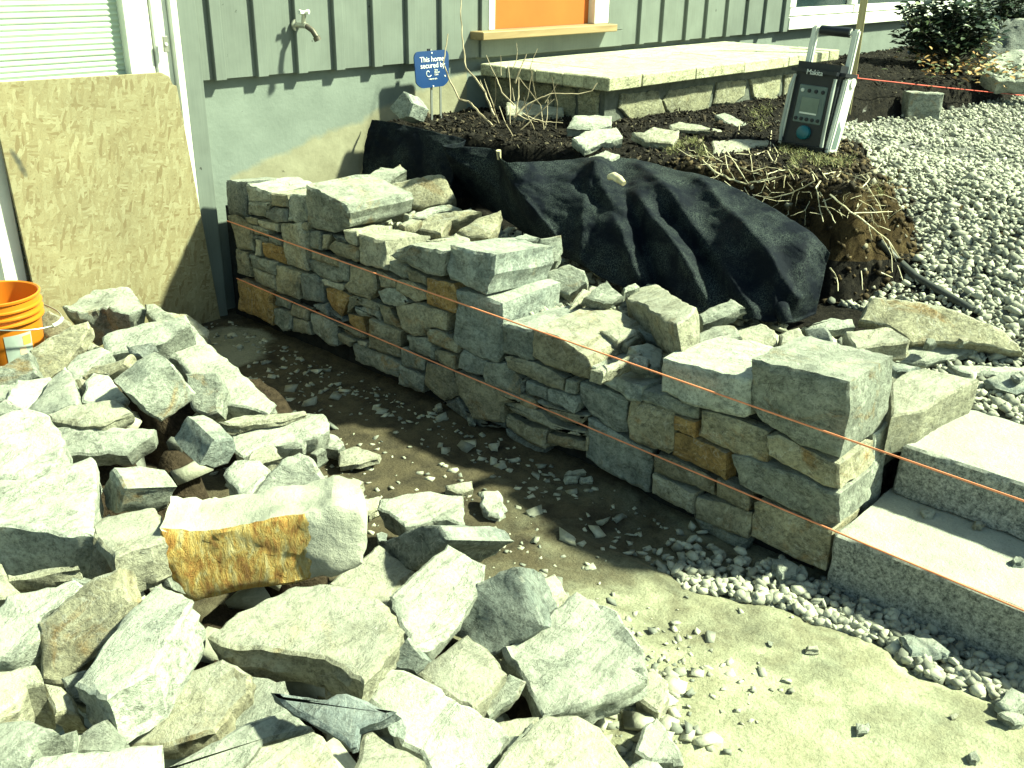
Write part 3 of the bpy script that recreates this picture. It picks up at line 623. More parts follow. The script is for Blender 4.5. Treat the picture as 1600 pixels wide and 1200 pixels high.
# ------------------------------------------------------------------ dry stone wall
wall = empty('stone_wall', (2.35, 2.4, 0), 'dry laid fieldstone retaining wall with stepped top running from the house to the granite steps', 'wall')
WX = 2.32
A = (340, 270, 4.706); B = (430, 380, 5.714); C = (660, 340, 4.706); D = (620, 500, 4.706); E_ = (900, 520, 4.706); Fz = (1100, 580, 4.706); PXX = (0, 0, 1.0)
WS = [
 (A,'d',[(55,60),(200,70),(205,215),(200,318),(70,300),(60,180)],.26), (A,'p',[(207,85),(388,150),(388,213),(207,216)],.26), (A,'t',[(392,150),(505,165),(505,255),(390,240)],.24),
 (A,'g',[(208,222),(385,222),(345,330),(215,315)],.2), (A,'d',[(348,285),(400,255),(510,270),(505,360),(430,370),(348,335)],.2), (A,'g',[(517,162),(632,172),(645,340),(575,373),(522,350)],.26),
 (A,'g',[(650,88),(745,135),(935,240),(958,300),(945,400),(860,440),(670,400),(650,250)],.34),
 (A,'t',[(65,320),(130,318),(248,400),(245,500),(262,572),(135,555),(110,480)],.14), (A,'t',[(207,322),(290,338),(285,382),(215,372)],.1), (A,'y',[(292,348),(430,382),(430,434),(300,398)],.1),
 (A,'y',[(257,392),(365,427),(365,473),(257,448)],.1), (A,'d',[(252,452),(365,482),(360,508),(252,488)],.1), (A,'d',[(370,462),(455,492),(455,533),(375,508)],.1), (A,'y',[(272,492),(315,502),(315,612),(277,602)],.1),
 (A,'o',[(322,512),(468,552),(488,678),(337,618)],.13), (A,'y',[(457,380),(600,380),(638,450),(640,640),(658,718),(600,712),(502,678),(472,560)],.15), (A,'g',[(603,380),(655,372),(658,420),(612,410)],.1),
 (A,'g',[(637,430),(740,432),(755,470),(750,568),(692,558),(642,528)],.12), (A,'t',[(767,457),(815,462),(800,558),(762,558)],.1), (A,'d',[(820,455),(920,482),(928,512),(860,492)],.1), (A,'y',[(932,420),(1013,430),(1018,535),(962,518),(932,480)],.2),
 (A,'t',[(812,560),(860,502),(940,532),(1020,552),(1025,638),(1000,653),(882,608)],.14), (A,'y',[(1027,452),(1220,502),(1235,713),(1047,663),(1032,560)],.24), (A,'g',[(672,582),(885,642),(885,698),(682,640)],.1),
 (A,'g',[(122,567),(210,592),(225,768),(132,738)],.12), (A,'d',[(222,607),(420,667),(408,755),(242,698)],.12), (A,'y',[(242,702),(400,762),(433,878),(252,808)],.12), (A,'g',[(422,682),(598,742),(598,928),(442,878),(412,760)],.14),
 (A,'b',[(602,747),(700,752),(760,802),(763,958),(607,928)],.14), (A,'d',[(672,642),(888,712),(918,788),(860,808),(752,770),(682,720)],.12), (A,'y',[(762,787),(905,832),(898,868),(782,828)],.1),
 (A,'o',[(782,852),(900,862),(956,908),(898,1058),(822,998),(787,928)],.13), (A,'g',[(895,712),(898,645),(958,672),(958,800),(930,798)],.1), (A,'g',[(962,692),(1150,722),(1160,858),(1100,938),(962,878),(917,830),(962,800)],.13),
 (A,'y',[(1152,722),(1308,790),(1308,858),(1172,798)],.1), (A,'g',[(1262,652),(1388,692),(1398,778),(1370,783),(1257,718)],.14), (A,'t',[(1392,692),(1523,762),(1523,828),(1402,788)],.13), (A,'g',[(1312,792),(1400,802),(1518,872),(1513,938),(1440,948),(1312,868)],.13),
 (A,'y',[(972,912),(1150,962),(1163,1018),(982,968)],.1), (A,'d',[(972,982),(1165,1032),(1188,1088),(1022,1048)],.1), (A,'o',[(962,1037),(1060,1062),(1088,1178),(1002,1150),(962,1100)],.12),
 (A,'o',[(142,792),(398,892),(398,1118),(330,1085),(152,1008)],.13), (A,'g',[(417,902),(538,952),(528,998),(422,978)],.1), (A,'g',[(412,1002),(528,1032),(523,1148),(470,1166),(412,1108)],.1), (A,'t',[(542,972),(658,1012),(653,1088),(542,1050)],.1),
 (A,'y',[(532,1062),(658,1102),(678,1193),(542,1170)],.1), (A,'d',[(702,972),(788,972),(818,1058),(722,1010)],.1),
 (B,'g',[(1090,60),(1180,20),(1515,80),(1500,165),(1475,290),(1420,290),(1325,265),(1030,120)],.28) ,
 (B,'g',[(822,692),(958,742),(1098,802),(1088,1028),(972,988),(832,938)],.14), (B,'g',[(905,545),(1000,582),(1105,755),(962,728)],.12), (B,'t',[(1062,572),(1220,545),(1508,632),(1498,788),(1370,758),(1330,825),(1240,830),(1122,768)],.15),
 (B,'o',[(1345,322),(1570,372),(1598,440),(1588,628),(1460,588),(1342,540)],.15), (B,'g',[(1162,832),(1338,852),(1398,958),(1388,1048),(1192,958)],.12), (B,'g',[(1382,772),(1480,802),(1598,918),(1596,985),(1450,928),(1362,868)],.12),
 (B,'t',[(1412,945),(1596,1002),(1596,1125),(1412,1048)],.12), (B,'g',[(1115,945),(1150,937),(1318,1042),(1308,1148),(1122,1088)],.12), (B,'g',[(537,742),(640,742),(798,832),(788,863),(640,820)],.1), (B,'g',[(542,792),(698,872),(668,928),(562,868)],.1),
 (B,'g',[(692,902),(760,892),(838,962),(998,1012),(1098,1090),(1078,1200),(702,1050)],.12), (B,'y',[(732,872),(818,892),(818,923),(742,900)],.1), (B,'g',[(302,632),(410,662),(528,742),(538,918),(440,898),(332,800)],.12), (B,'d',[(342,562),(440,562),(468,648),(382,610)],.1),
 (B,'g',[(905,432),(1000,402),(1080,422),(1195,535),(1050,562),(965,542)],.12), (B,'t',[(928,332),(1078,318),(1080,398),(945,395)],.11), (B,'g',[(645,560),(660,480),(760,500),(640,630)],.1), (B,'d',[(480,600),(555,650),(600,700),(500,650)],.08),
 (C,'b',[(197,207),(430,262),(525,275),(515,420),(462,560),(392,540),(202,450),(172,370)],.33),
 (C,'b',[(242,542),(440,582),(568,642),(573,998),(540,1068),(402,1018),(227,928),(242,720)],.34), (C,'b',[(592,782),(800,832),(788,1053),(702,1038),(587,998)],.34), (C,'t',[(812,832),(960,882),(1100,962),(1188,1032),(1228,1100),(1213,1188),(1130,1168),(902,1088),(802,1018)],.36),
 (D,'y',[(777,282),(812,272),(1000,312),(1218,432),(1213,518),(1100,493),(960,428),(802,358)],.14), (D,'g',[(1242,442),(1318,462),(1303,548),(1237,528)],.1), (E_,'b',[(22,377),(358,482),(353,733),(270,728),(102,618),(2,500)],.15),
 (D,'b',[(482,227),(640,312),(618,410),(570,413),(442,358),(452,270)],.12), (D,'g',[(642,322),(770,332),(888,442),(898,568),(642,468),(622,420)],.13), (D,'d',[(902,452),(935,452),(930,538),(907,533)],.08),
 (D,'b',[(952,452),(1088,512),(1088,598),(980,558),(942,543)],.11), (D,'b',[(1102,517),(1298,572),(1318,620),(1298,688),(1110,598)],.12), (D,'t',[(907,552),(960,572),(1018,602),(1013,658),(907,623)],.1),
 (D,'y',[(1032,602),(1300,702),(1398,712),(1340,768),(1230,758),(1102,690)],.11), (D,'y',[(782,622),(900,632),(1050,692),(1130,762),(1230,802),(1393,822),(1388,868),(1200,828),(1002,758),(852,688)],.12), (D,'g',[(782,682),(860,742),(1090,822),(1083,948),(1000,918),(792,798)],.13),
 (D,'g',[(1112,837),(1368,902),(1363,968),(1092,908)],.1), (D,'g',[(1387,862),(1408,862),(1393,968),(1372,958)],.08), (D,'g',[(207,322),(400,382),(438,558),(330,598),(192,478)],.12), (D,'g',[(412,392),(640,482),(898,600),(772,618),(768,758),(560,728),(442,558)],.13),
 (D,'d',[(12,332),(190,422),(178,538),(2,480)],.12), (D,'d',[(440,570),(555,735),(765,765),(765,800),(600,790),(340,610)],.1), (D,'d',[(790,810),(995,925),(1080,955),(1080,990),(900,950),(790,850)],.1),
 (E_,'b',[(87,642),(280,732),(380,802),(548,882),(518,1178),(402,1128),(202,1018),(67,920)],.15), (E_,'t',[(387,502),(500,532),(703,602),(703,868),(660,898),(552,858),(392,778),(377,650)],.14), (E_,'b',[(182,302),(478,402),(473,500),(400,498),(167,370)],.28),
 (E_,'g',[(482,432),(660,472),(888,552),(883,638),(790,618),(482,500)],.24), (E_,'g',[(102,242),(198,292),(160,368),(107,340)],.25), (E_,'o',[(717,617),(868,662),(863,778),(722,710)],.1), (E_,'o',[(722,742),(880,792),(1088,892),(1088,1088),(960,1018),(702,900)],.13),
 (E_,'t',[(922,582),(1100,622),(1398,742),(1388,968),(1330,968),(1102,868),(902,760)],.15), (E_,'p',[(637,202),(1268,352),(1258,600),(1220,628),(882,538),(642,430)],.32), (E_,'t',[(572,902),(700,932),(1008,1082),(998,1198),(800,1108),(562,1030)],.12),
 (PXX,'y',[(1019,742),(1083,772),(1080,802),(1017,772)],.12), (PXX,'t',[(1120,750),(1168,775),(1166,800),(1118,776)],.1), (PXX,'g',[(1088,778),(1170,803),(1167,842),(1085,812)],.12), (PXX,'g',[(1084,806),(1166,846),(1160,862),(1090,830)],.1),
]
for i, (zm, mt, pl, t) in enumerate(WS):
    px = Z(*zm, pl); r = random.Random(i*7+1)
    if mt == 'g' and t < .2 and r.random() < .42: mt = 't'
    if mt == 'd' and t < .2 and r.random() < .4: mt = 'g'
    c = at(sum(p[0] for p in px)/len(px), sum(p[1] for p in px)/len(px), x=WX-r.uniform(-.006, .012))
    n = Vector((-1, r.uniform(-.07, .07), r.uniform(-.03, .10)))
    q_ = [on_plane(a, b_, c, n.normalized()) for a, b_ in px]
    m_ = sum(q_, Vector())/len(q_); q_ = [m_+(p-m_)*1.03 for p in q_]
    rock('stone', q_, n, t, mt, i+1, bev=.010 if t > .2 else .012, amp=.008, h=.016, parent=wall, jag=.0045)
# corner quoins: two good faces each
def quoin(front, mt, depth, x=WX-.012, dy=0, **k):
    q_ = [at(a, b_, x=x) for a, b_ in front]
    rock('stone', q_, Vector((-1, dy, .02)), depth, mt, 300+int(front[0][0]), amp=.006, h=.016, parent=wall, jag=.004, rings=8, **k)
quoin([(1172,562),(1230,574),(1325,598),(1328,640),(1318,690),(1311,716),(1250,696),(1190,660),(1173,640)], 'g', .30)
quoin([(1198,682),(1215,680),(1264,706),(1311,727),(1311,765),(1285,760),(1230,728),(1200,712)], 't', .24)
quoin([(1141,712),(1174,718),(1200,728),(1262,752),(1288,767),(1312,772),(1312,818),(1280,820),(1185,772),(1155,757)], 'g', .22)
quoin([(1176,787),(1186,784),(1250,812),(1298,833),(1290,892),(1240,872),(1172,838)], 't', .2)
rock('stone', [at(*p, y=.915) for p in ((1330,735),(1372,706),(1412,652),(1416,665),(1392,712),(1362,742),(1360,780),(1320,800))], Vector((-.2, -1, 0)), .1, 'p', 377, parent=wall)
rock('stone', [Vector((2.525, .884, .0)), Vector((2.618, .884, .0)), Vector((2.622, .884, .28)), Vector((2.60, .884, .385)), Vector((2.53, .884, .37))], Vector((-.1, -1, .05)), .12, 'p', 378, parent=wall)
# packed core of the wall, stepping down with the caps
core = MB()
for y0, y1, zt_ in ((.95, 1.22, .52), (1.22, 1.5, .38), (1.5, 1.85, .36), (1.85, 2.3, .36), (2.3, 2.6, .44), (2.6, 3.1, .50), (3.1, 3.93, .52)): core.box(2.372, 2.62, y0, y1, -.03, zt_)
core.build('core', plain('dark_packing', (.025, .027, .026), 1, .1, 20, .5, 30, .8, .02), wall)
# ------------------------------------------------------------------ loose stones behind the wall
H_ = (520, 240, 5.714); I_ = (860, 400, 5.714); J_ = (1060, 430, 5.714); K_ = (1320, 430, 5.714)
G1 = 'loose stones behind the wall'
def fs(zm, pl, z, n, t, mt, label, **k): return pstone(Z(*zm, pl), z, n, t, mt, label, group=G1, **k)
fs(H_, [(20,230),(130,190),(280,190),(270,230),(90,300)], .60, (0,.3,1), .08, 'd', 'dark rough stone at the back end of the wall near the house corner')
fs(H_, [(90,320),(180,270),(290,240),(240,345)], .62, (.1,.2,1), .07, 'g', 'small grey stone between the dark stone and the tall cap of the wall')
fs(H_, [(290,200),(430,110),(540,130),(600,90),(660,150),(500,260),(300,280)], .64, (.1,.5,1), .08, 'g', 'pointed grey slab lying under the upper end of the black fabric')
fs(H_, [(330,370),(400,280),(880,190),(1000,200),(1090,380),(1050,440),(800,480),(640,440),(480,440)], .58, (-.1,.8,.8), .12, 't', 'long cracked brown grey rock leaning against the black fabric')
fs(H_, [(500,450),(620,460),(640,530),(520,520)], .57, (0,.4,1), .06, 'g', 'small pale stone tucked below the long cracked rock')
fs(H_, [(630,550),(880,470),(1040,455),(1150,490),(900,530),(830,570),(680,575)], .56, (.1,.5,1), .06, 'g', 'flat grey slab just below the long cracked rock')
fs(H_, [(770,620),(900,540),(1230,490),(1330,520),(1060,600),(990,680),(970,720),(730,670)], .57, (-.1,.6,1), .08, 't', 'tan slab with dark broken underside above the wall caps')
fs(H_, [(1110,690),(1270,580),(1500,500),(1470,640),(1390,750),(1200,750)], .56, (-.1,.7,.9), .09, 't', 'tan grey stone with a rusty spot beside the black fabric')
fs(H_, [(830,770),(1120,710),(1220,740),(1200,775)], .575, (0,.2,1), .04, 'y', 'thin yellowish shard lying on the wall cap')
fs(H_, [(590,640),(700,580),(800,590),(720,640),(640,660)], .60, (0,.2,1), .04, 't', 'small brown chip beside the slope of the tall cap')
fs(C, [(860,150),(1020,125),(1035,230),(1000,310),(860,340)], .57, (.1,.7,.8), .10, 'g', 'rounded grey stone at the right end of the broad wall cap')
fs(C, [(620,150),(760,110),(870,148),(760,165)], .58, (0,.2,1), .05, 'b', 'thin blue grey slab behind the broad wall cap')
fs(C, [(905,400),(1080,345),(1190,390),(1210,480),(1080,563),(930,520)], .49, (-.1,.7,.7), .12, 'g', 'squarish grey stone below the black fabric and right of the broad cap')
fs(I_, [(660,370),(860,240),(950,240),(1110,350),(1300,450),(1240,540),(1130,610),(1000,560),(840,440)], .53, (-.25,-.15,1), .13, 'y', 'large block with a sunlit dusty top under the bulge of black fabric')
fs(I_, [(300,360),(500,210),(660,350),(560,410),(480,410)], .50, (.2,.5,1), .05, 'g', 'slaty layered slab left of the large dusty block')
fs(I_, [(640,290),(760,230),(800,260),(660,340)], .50, (0,.5,1), .06, 'g', 'small grey stone behind the layered slab')
fs(I_, [(160,470),(290,280),(340,300),(380,250),(440,280),(250,430)], .47, (.1,.4,1), .05, 'y', 'pale splintered slab between the squarish stone and the layered slab')
fs(I_, [(440,650),(640,620),(770,640),(760,690),(600,750),(540,710)], .45, (0,.3,1), .05, 'y', 'yellow flaky stone lying behind the brown wall cap')
fs(I_, [(600,750),(770,680),(790,720),(690,790)], .43, (0,.3,1), .04, 'y', 'small yellow chip under the flaky yellow stone')
fs(I_, [(780,650),(850,680),(1030,740),(1020,760),(800,680)], .41, (0,.3,1), .04, 'b', 'thin blue splinter at the foot of the large dusty block')
fs(I_, [(700,800),(860,775),(1000,830),(1010,910),(1000,990),(900,1000),(790,850)], .43, (.2,.2,1), .08, 'g', 'rough grey stone between two caps beside the string')
fs(I_, [(690,950),(780,880),(880,910),(870,1000),(760,990)], .44, (-.3,.6,.8), .06, 'd', 'dark blue stone with the orange string across it')
fs(I_, [(360,1000),(470,960),(800,850),(830,870),(560,1000),(480,1040)], .435, (.1,.2,1), .05, 'y', 'narrow pale wedge stone bridging two wall caps')
fs(J_, [(60,680),(20,600),(240,480),(400,425),(500,440),(570,560),(300,610)], .43, (-.1,.4,1), .04, 'g', 'flat grey plate overhanging the gap behind the wall')
fs(J_, [(170,350),(470,210),(600,290),(450,360),(220,440)], .47, (-.1,.5,.9), .06, 'g', 'brick shaped grey stone propped against the black fabric')
fs(J_, [(490,470),(740,430),(860,490),(890,620),(590,640)], .42, (-.1,.5,1), .08, 'y', 'pale lumpy stone right of the grey plate')
fs(J_, [(910,520),(1080,465),(1140,540),(1110,590),(920,610)], .43, (0,.4,1), .07, 'y', 'rounded yellowish stone behind the tall corner block')
fs(J_, [(1120,470),(1300,450),(1410,640),(1160,600)], .42, (-.5,.6,.7), .09, 'd', 'dark broken stone behind the tall corner block')
fs(J_, [(1110,460),(1300,385),(1400,370),(1560,380),(1590,450),(1330,470)], .44, (.1,.4,1), .06, 'p', 'pale flat stone at the foot of the soil bank')
fs(J_, [(380,650),(720,630),(690,680),(450,680)], .44, (0,.3,1), .04, 'b', 'thin slate under the lumpy pale stone')
fs(K_, [(130,400),(230,200),(650,230),(880,270),(1100,350),(1400,470),(1560,600),(1600,690),(1500,680),(1240,620),(900,600),(600,615),(480,520),(390,460)], .44, (-.2,.75,.8), .07, 't', 'very large brown flat slab leaning at the edge of the gravel')
fs(K_, [(0,490),(390,450),(590,580),(570,600),(300,640),(100,660)], .44, (-.1,.25,1), .08, 'y', 'thick yellowish block in front of the very large brown slab')
fs(K_, [(400,740),(600,620),(1190,580),(1230,620),(1180,680),(900,740),(730,780)], .37, (-.05,.25,1), .03, 'p', 'long thin pale plate in front of the brown slab')
fs(K_, [(410,960),(560,850),(700,820),(1200,930),(940,1060),(700,1210),(420,1260)], .435, (0,.05,1), .13, 'y', 'pale square slab with sawn side between the corner block and the steps', jag=.002, amp=.003)
fs(K_, [(1250,920),(1400,870),(1550,880),(1640,960),(1640,1000),(1540,1035),(1400,1000)], .36, (-.1,.2,1), .035, 'b', 'blue grey flat stone at the right edge above the second step')
fs(K_, [(920,790),(1640,810),(1640,880),(1100,860)], .36, (0,.1,1), .03, 'p', 'low pale strip of stone behind the square slab')
fs(K_, [(1510,885),(1560,862),(1600,905),(1560,930)], .385, (0,.3,1), .02, 'd', 'small dark pebble on the blue grey flat stone')
fs(K_, [(400,780),(480,765),(680,815),(570,855),(470,850)], .41, (0,.2,1), .04, 'b', 'small blue stone between the corner block and the square slab')
fs(K_, [(720,600),(740,560),(800,570),(820,610),(760,625)], .42, (0,.4,1), .03, 'g', 'small grey chip on the foot of the brown slab, left one')
fs(K_, [(1010,570),(1110,535),(1140,560),(1060,600)], .42, (0,.4,1), .03, 'g', 'small grey chip on the foot of the brown slab, right one')
P = []; S = []
while len(P) < 1900:
    y = rng.uniform(1.0, 3.7); x = rng.uniform(2.5, 3.15)
    if z_terr(x, y, False) > .62: continue
    r = min(.03, rng.lognormal(-4.9, .5)); P.append((x, y, z_terr(x, y, False)+rng.uniform(0, .015))); S.append((r*1.4, r, r*.45))
scatter('rubble_chips', P, S, M_CHIP, shape='box', jit=.4, label='small broken stone packed behind the wall', cat='rubble')
# ------------------------------------------------------------------ heap of wall stones in the foreground
P1 = (0,430,5.714); P2 = (260,470,5.714); P3 = (0,620,5.714); P4 = (220,620,5.714); P5 = (440,640,5.714); P6 = (0,800,5.714); P7 = (0,990,5.714); P8 = (220,990,5.714)
P9 = (480,740,5.714); P10 = (400,990,5.714); P11 = (620,900,5.714); P12 = (780,990,5.333); Z4 = (0,400,2.963); Z7 = (0,795,2.963); Z8 = (530,795,2.963)
G2 = 'heap of loose wall stones'
n_before = len(STONES)
def grow(q, k=1.05):
    cx = sum(a for a, b in q)/len(q); cy = sum(b for a, b in q)/len(q); return [(cx+(a-cx)*k, cy+(b-cy)*k) for a, b in q]
def ps(zm, pl, z, n, t, mt, label, **k): return pstone(grow(Z(*zm, pl)), z, n, t, mt, label, group=G2, name='heap_stone', **k)
# back of the heap, by the bucket and the board
ps(P1, [(560,270),(740,190),(830,150),(1140,90),(1200,160),(1290,290),(1140,330),(1010,330),(900,290),(700,330)], .30, (-.05,.15,1), .17, 'g', 'jagged dark boulder at the back of the heap against the strand board', taper=.35, amp=.012, jag=.008, rings=7)
ps(P1, [(1290,260),(1380,250),(1520,350),(1600,420),(1400,430),(1300,330)], .20, (.1,.4,1), .07, 'g', 'flat greenish slab right of the jagged dark boulder')
ps(P2, [(0,100),(180,110),(370,250),(360,320),(250,290),(120,250)], .14, (.1,.3,1), .08, 'y', 'dull greenish stone behind the long white slab, nearest the board')
ps(P1, [(300,340),(440,320),(520,360),(600,400),(620,450),(480,540),(400,540),(340,440)], .26, (-.1,.7,.8), .12, 't', 'brown stone beside the wire handle of the orange bucket')
ps(P1, [(270,670),(480,540),(640,460),(770,420),(790,490),(720,590),(580,800),(440,890),(330,910)], .34, (.1,.75,.75), .09, 't', 'tan slab with tapered end in front of the orange bucket')
ps(P1, [(-60,830),(110,760),(260,690),(330,900),(150,950),(-60,980)], .30, (-.1,.6,.9), .09, 'g', 'dull grey slab below the orange bucket at the left edge')
ps(P1, [(720,590),(770,560),(920,640),(880,680),(780,650)], .31, (.2,.3,1), .04, 'y', 'small pale splinter between the tan slab and the big pale block')
ps(P1, [(590,830),(680,700),(900,640),(980,690),(860,780),(760,880),(700,940),(620,930)], .33, (-.1,.3,1), .07, 'p', 'pale green slab beside the tapered tan slab')
ps(P1, [(720,910),(830,810),(1070,750),(1140,700),(1100,800),(960,890),(830,890),(760,920)], .34, (-.3,.6,.8), .06, 't', 'brown wedge stone under the big pale block')
ps(P1, [(60,1110),(150,935),(440,905),(480,960),(350,1080),(230,1220),(130,1180)], .33, (.15,.1,1), .07, 'p', 'smooth pale slab left of the crack patterned stone')
ps(P1, [(440,920),(570,815),(640,910),(690,1090),(690,1160),(300,1240),(230,1200),(340,1090)], .35, (-.25,.25,1), .08, 'p', 'pale stone with fan shaped cracks')
ps(P1, [(640,920),(720,920),(760,1000),(740,1120),(690,1100)], .33, (-.5,.6,.7), .06, 't', 'narrow brown stone right of the fan cracked stone')
ps(P1, [(760,940),(830,870),(960,900),(1130,1080),(1060,1150),(740,1110),(765,1010)], .36, (.1,.2,1), .07, 'p', 'white stone tucked under the block with a rough grey end')
ps(Z4, [(-30,600),(70,585),(40,660),(-30,670)], .33, (0,.3,1), .06, 'g', 'small grey stone at the left edge below the dull slab')
ps(Z4, [(-30,690),(20,660),(80,690),(110,710),(-30,745)], .33, (-.2,.5,1), .05, 'g', 'dark gap stone at the left edge above the large pale slab')
# the big slabs of the upper heap
ps(Z4, [(478,372),(500,350),(720,298),(850,275),(870,320),(740,400),(640,430),(500,455)], .36, (.0,.45,1), .12, 'p', 'big pale block on top of the heap, its long face to the viewer')
ps(Z4, [(690,420),(760,330),(870,300),(950,390),(1020,455),(1150,575),(1265,680),(1230,722),(1170,700),(1020,670),(900,560),(830,480)], .25, (.10,.30,1), .08, 'p', 'very long white slab sloping down to the path at the right of the heap')
ps(Z4, [(585,415),(700,400),(650,460),(600,460)], .37, (-.4,.5,.9), .05, 'd', 'dark splinter lying on the big pale block')
ps(Z4, [(860,550),(1000,540),(1015,590),(1005,720),(960,735),(890,700),(870,640)], .25, (-.1,.75,.75), .10, 'g', 'jagged cracked stone wedged under the long white slab')
ps(Z4, [(597,635),(690,566),(790,500),(830,545),(903,640),(890,672),(750,764),(690,730)], .39, (.64,.77,.02), .13, 'g', 'block with rough grey square end standing proud of the heap', amp=.006)
ps(Z4, [(222,730),(330,690),(530,665),(600,722),(480,772),(380,778),(240,752)], .36, (.0,.25,1), .05, 'y', 'thin yellowish slab over a dark gap')
ps(Z4, [(250,795),(500,790),(700,800),(690,835),(580,918),(280,922),(280,860)], .31, (.05,.6,.9), .08, 'p', 'long layered slab below the thin yellowish one')
ps(Z4, [(930,970),(1000,858),(1080,850),(1092,905),(1055,962),(990,985)], .29, (.58,.62,-.10), .17, 'b', 'smooth blue grey block with six sided dark end', amp=.003, jag=.003, mat_obj=None)
ps(P2, [(480,1075),(700,1020),(1220,975),(1240,1005),(1060,1060),(700,1100),(580,1110)], .20, (.1,.2,1), .035, 'y', 'thin dark edged slab lying on the flat path side slab')
ps(P2, [(600,1200),(760,1130),(1070,1080),(1250,1000),(1380,1010),(1440,1090),(1440,1150),(1330,1220),(1150,1270),(900,1290),(700,1380),(620,1330)], .16, (.0,.25,1), .08, 'p', 'flat pale slab with dark side at the right edge of the heap', taper=.05)
# left
ps(Z4, [(-60,750),(130,710),(222,742),(290,850),(270,930),(230,985),(130,1030),(-60,1010)], .42, (.05,.35,1), .10, 'p', 'large smooth pale slab at the left edge with a hairline crack')
ps(P3, [(-250,720),(330,740),(500,610),(640,590),(800,540),(838,570),(822,1000),(822,1215),(640,1215),(480,1190),(110,1130),(-250,1130)], .44, (.05,.06,1), .16, 'p', 'biggest white block of the heap, at the left edge, with bluish layered front', amp=.006, rings=7)
ps(P3, [(850,680),(905,760),(900,960),(820,990),(840,720)], .40, (.5,.3,.8), .05, 'y', 'narrow pale stone against the right side of the biggest white block')
ps(P3, [(884,830),(1000,640),(1110,820),(1060,960),(1020,1030),(930,1000)], .40, (-.75,.62,.30), .13, 'g', 'rough stone with dark left face between the white block and the bare earth', skew=(0,0))
ps(P6, [(815,130),(910,40),(1370,-40),(1450,90),(1450,240),(1330,290),(1170,330),(1030,395),(850,210)], .42, (-.05,-.05,1), .11, 'y', 'cream block with dark layered front left of the rust faced block', rings=7, jag=.006)
ps(PXX, [(256,830),(300,838),(400,820),(512,795),(553,802),(566,850),(560,880),(512,902),(420,916),(300,940),(276,926),(262,880)], .37, (.15,.95,.12), .20, 'c', 'large block with bright ochre rust crust on its front, centre of the heap', amp=.008, rings=8, xdir=RGT)
ps(P4, [(735,690),(765,640),(840,570),(1050,555),(1150,645),(960,885),(920,900),(850,810)], .33, (-.05,.3,1), .12, 'p', 'pale stone with dark left edge behind the ochre block')
ps(P4, [(980,890),(1080,770),(1260,560),(1400,485),(1520,540),(1560,620),(1620,750),(1400,800),(1150,870)], .34, (-.1,.55,.9), .12, 'p', 'green tinted slab leaning on the back of the ochre block')
ps(P4, [(950,550),(1000,470),(1180,420),(1230,520),(1260,535),(1060,585)], .26, (.0,.3,1), .08, 'y', 'small rounded stone at the end of the flat dark sided slab')
ps(P5, [(310,305),(430,210),(500,240),(550,310),(500,352),(400,335)], .08, (.0,.4,1), .07, 'p', 'rounded pale stone at the edge of the path')
ps(P5, [(510,390),(650,320),(870,390),(850,425),(700,470),(520,490)], .05, (.0,.2,1), .035, 'y', 'flat yellowish stone casting a shadow on the path')
ps(P5, [(260,390),(340,340),(390,370),(310,415)], .10, (.0,.3,1), .06, 'g', 'small grey stone behind the shoulder of the ochre block')
ps(P5, [(630,610),(730,640),(680,690),(640,680)], .10, (.0,.3,1), .05, 'y', 'small pale chunk at the right shoulder of the ochre block')
# right foot of the heap
ps(P9, [(440,240),(500,215),(640,200),(640,270),(550,335),(450,345)], .12, (.0,.2,1), .05, 'y', 'pale slab wedged beside the right end of the ochre block')
ps(P9, [(640,300),(650,230),(850,190),(1100,165),(1380,205),(1400,440),(1340,440),(1240,400),(1120,400),(1000,440),(880,460),(740,345)], .15, (.05,.1,1), .09, 'p', 'broad white flat stone with dark left edge beside the bare path', taper=.25)
ps(P9, [(635,650),(680,615),(1000,475),(1150,470),(1240,600),(1080,740),(920,855),(760,780)], .19, (-.75,.55,.35), .24, 'd', 'black faced stone with a white edge, right of the ochre block', skew=(0,0), taper=.12)
ps(P9, [(620,530),(660,510),(715,540),(690,590),(640,590)], .16, (0,.3,1), .04, 'b', 'small bluish round stone beside the black faced stone')
ps(P9, [(200,990),(460,790),(640,640),(940,860),(830,960),(770,1050),(760,1200),(380,1120)], .13, (.05,.2,1), .06, 'y', 'dusty flat slab below the black faced stone')
ps(Z8, [(242,400),(500,170),(580,215),(668,265),(640,370),(560,500),(440,630),(385,648),(350,640),(300,550)], .25, (.10,.25,1), .06, 'p', 'bright five cornered slab tilted over the dark stones', amp=.003)
ps(Z8, [(640,350),(740,300),(830,283),(925,540),(850,600),(700,670),(580,600),(500,560)], .22, (-.38,.70,.60), .17, 'b', 'blue grey veined stone with yellow sunlit side', amp=.006)
ps(Z8, [(930,330),(1000,295),(1060,400),(1000,450),(950,420)], .12, (.2,.3,1), .08, 'y', 'pale stone peeping out behind the blue grey veined one')
ps(Z8, [(770,650),(960,520),(1100,390),(1280,490),(1390,650),(1410,770),(1260,860),(1030,930),(950,945),(880,800)], .17, (-.05,.25,1), .09, 'p', 'large pale slab with white ridge at the right foot of the heap', amp=.009, rings=7)
ps(Z8, [(375,752),(590,588),(680,650),(772,760),(700,845),(620,920),(470,830)], .24, (.05,.10,1), .10, 'y', 'neat square block with brown left side')
ps(Z8, [(650,935),(790,768),(865,800),(830,870),(790,900),(700,972)], .19, (.2,.6,.9), .07, 'g', 'narrow grey bar stone right of the square block')
ps(Z8, [(240,665),(320,600),(390,690),(350,757),(250,730)], .22, (-.4,.5,.8), .08, 'b', 'small dark pyramid shaped stone left of the square block')
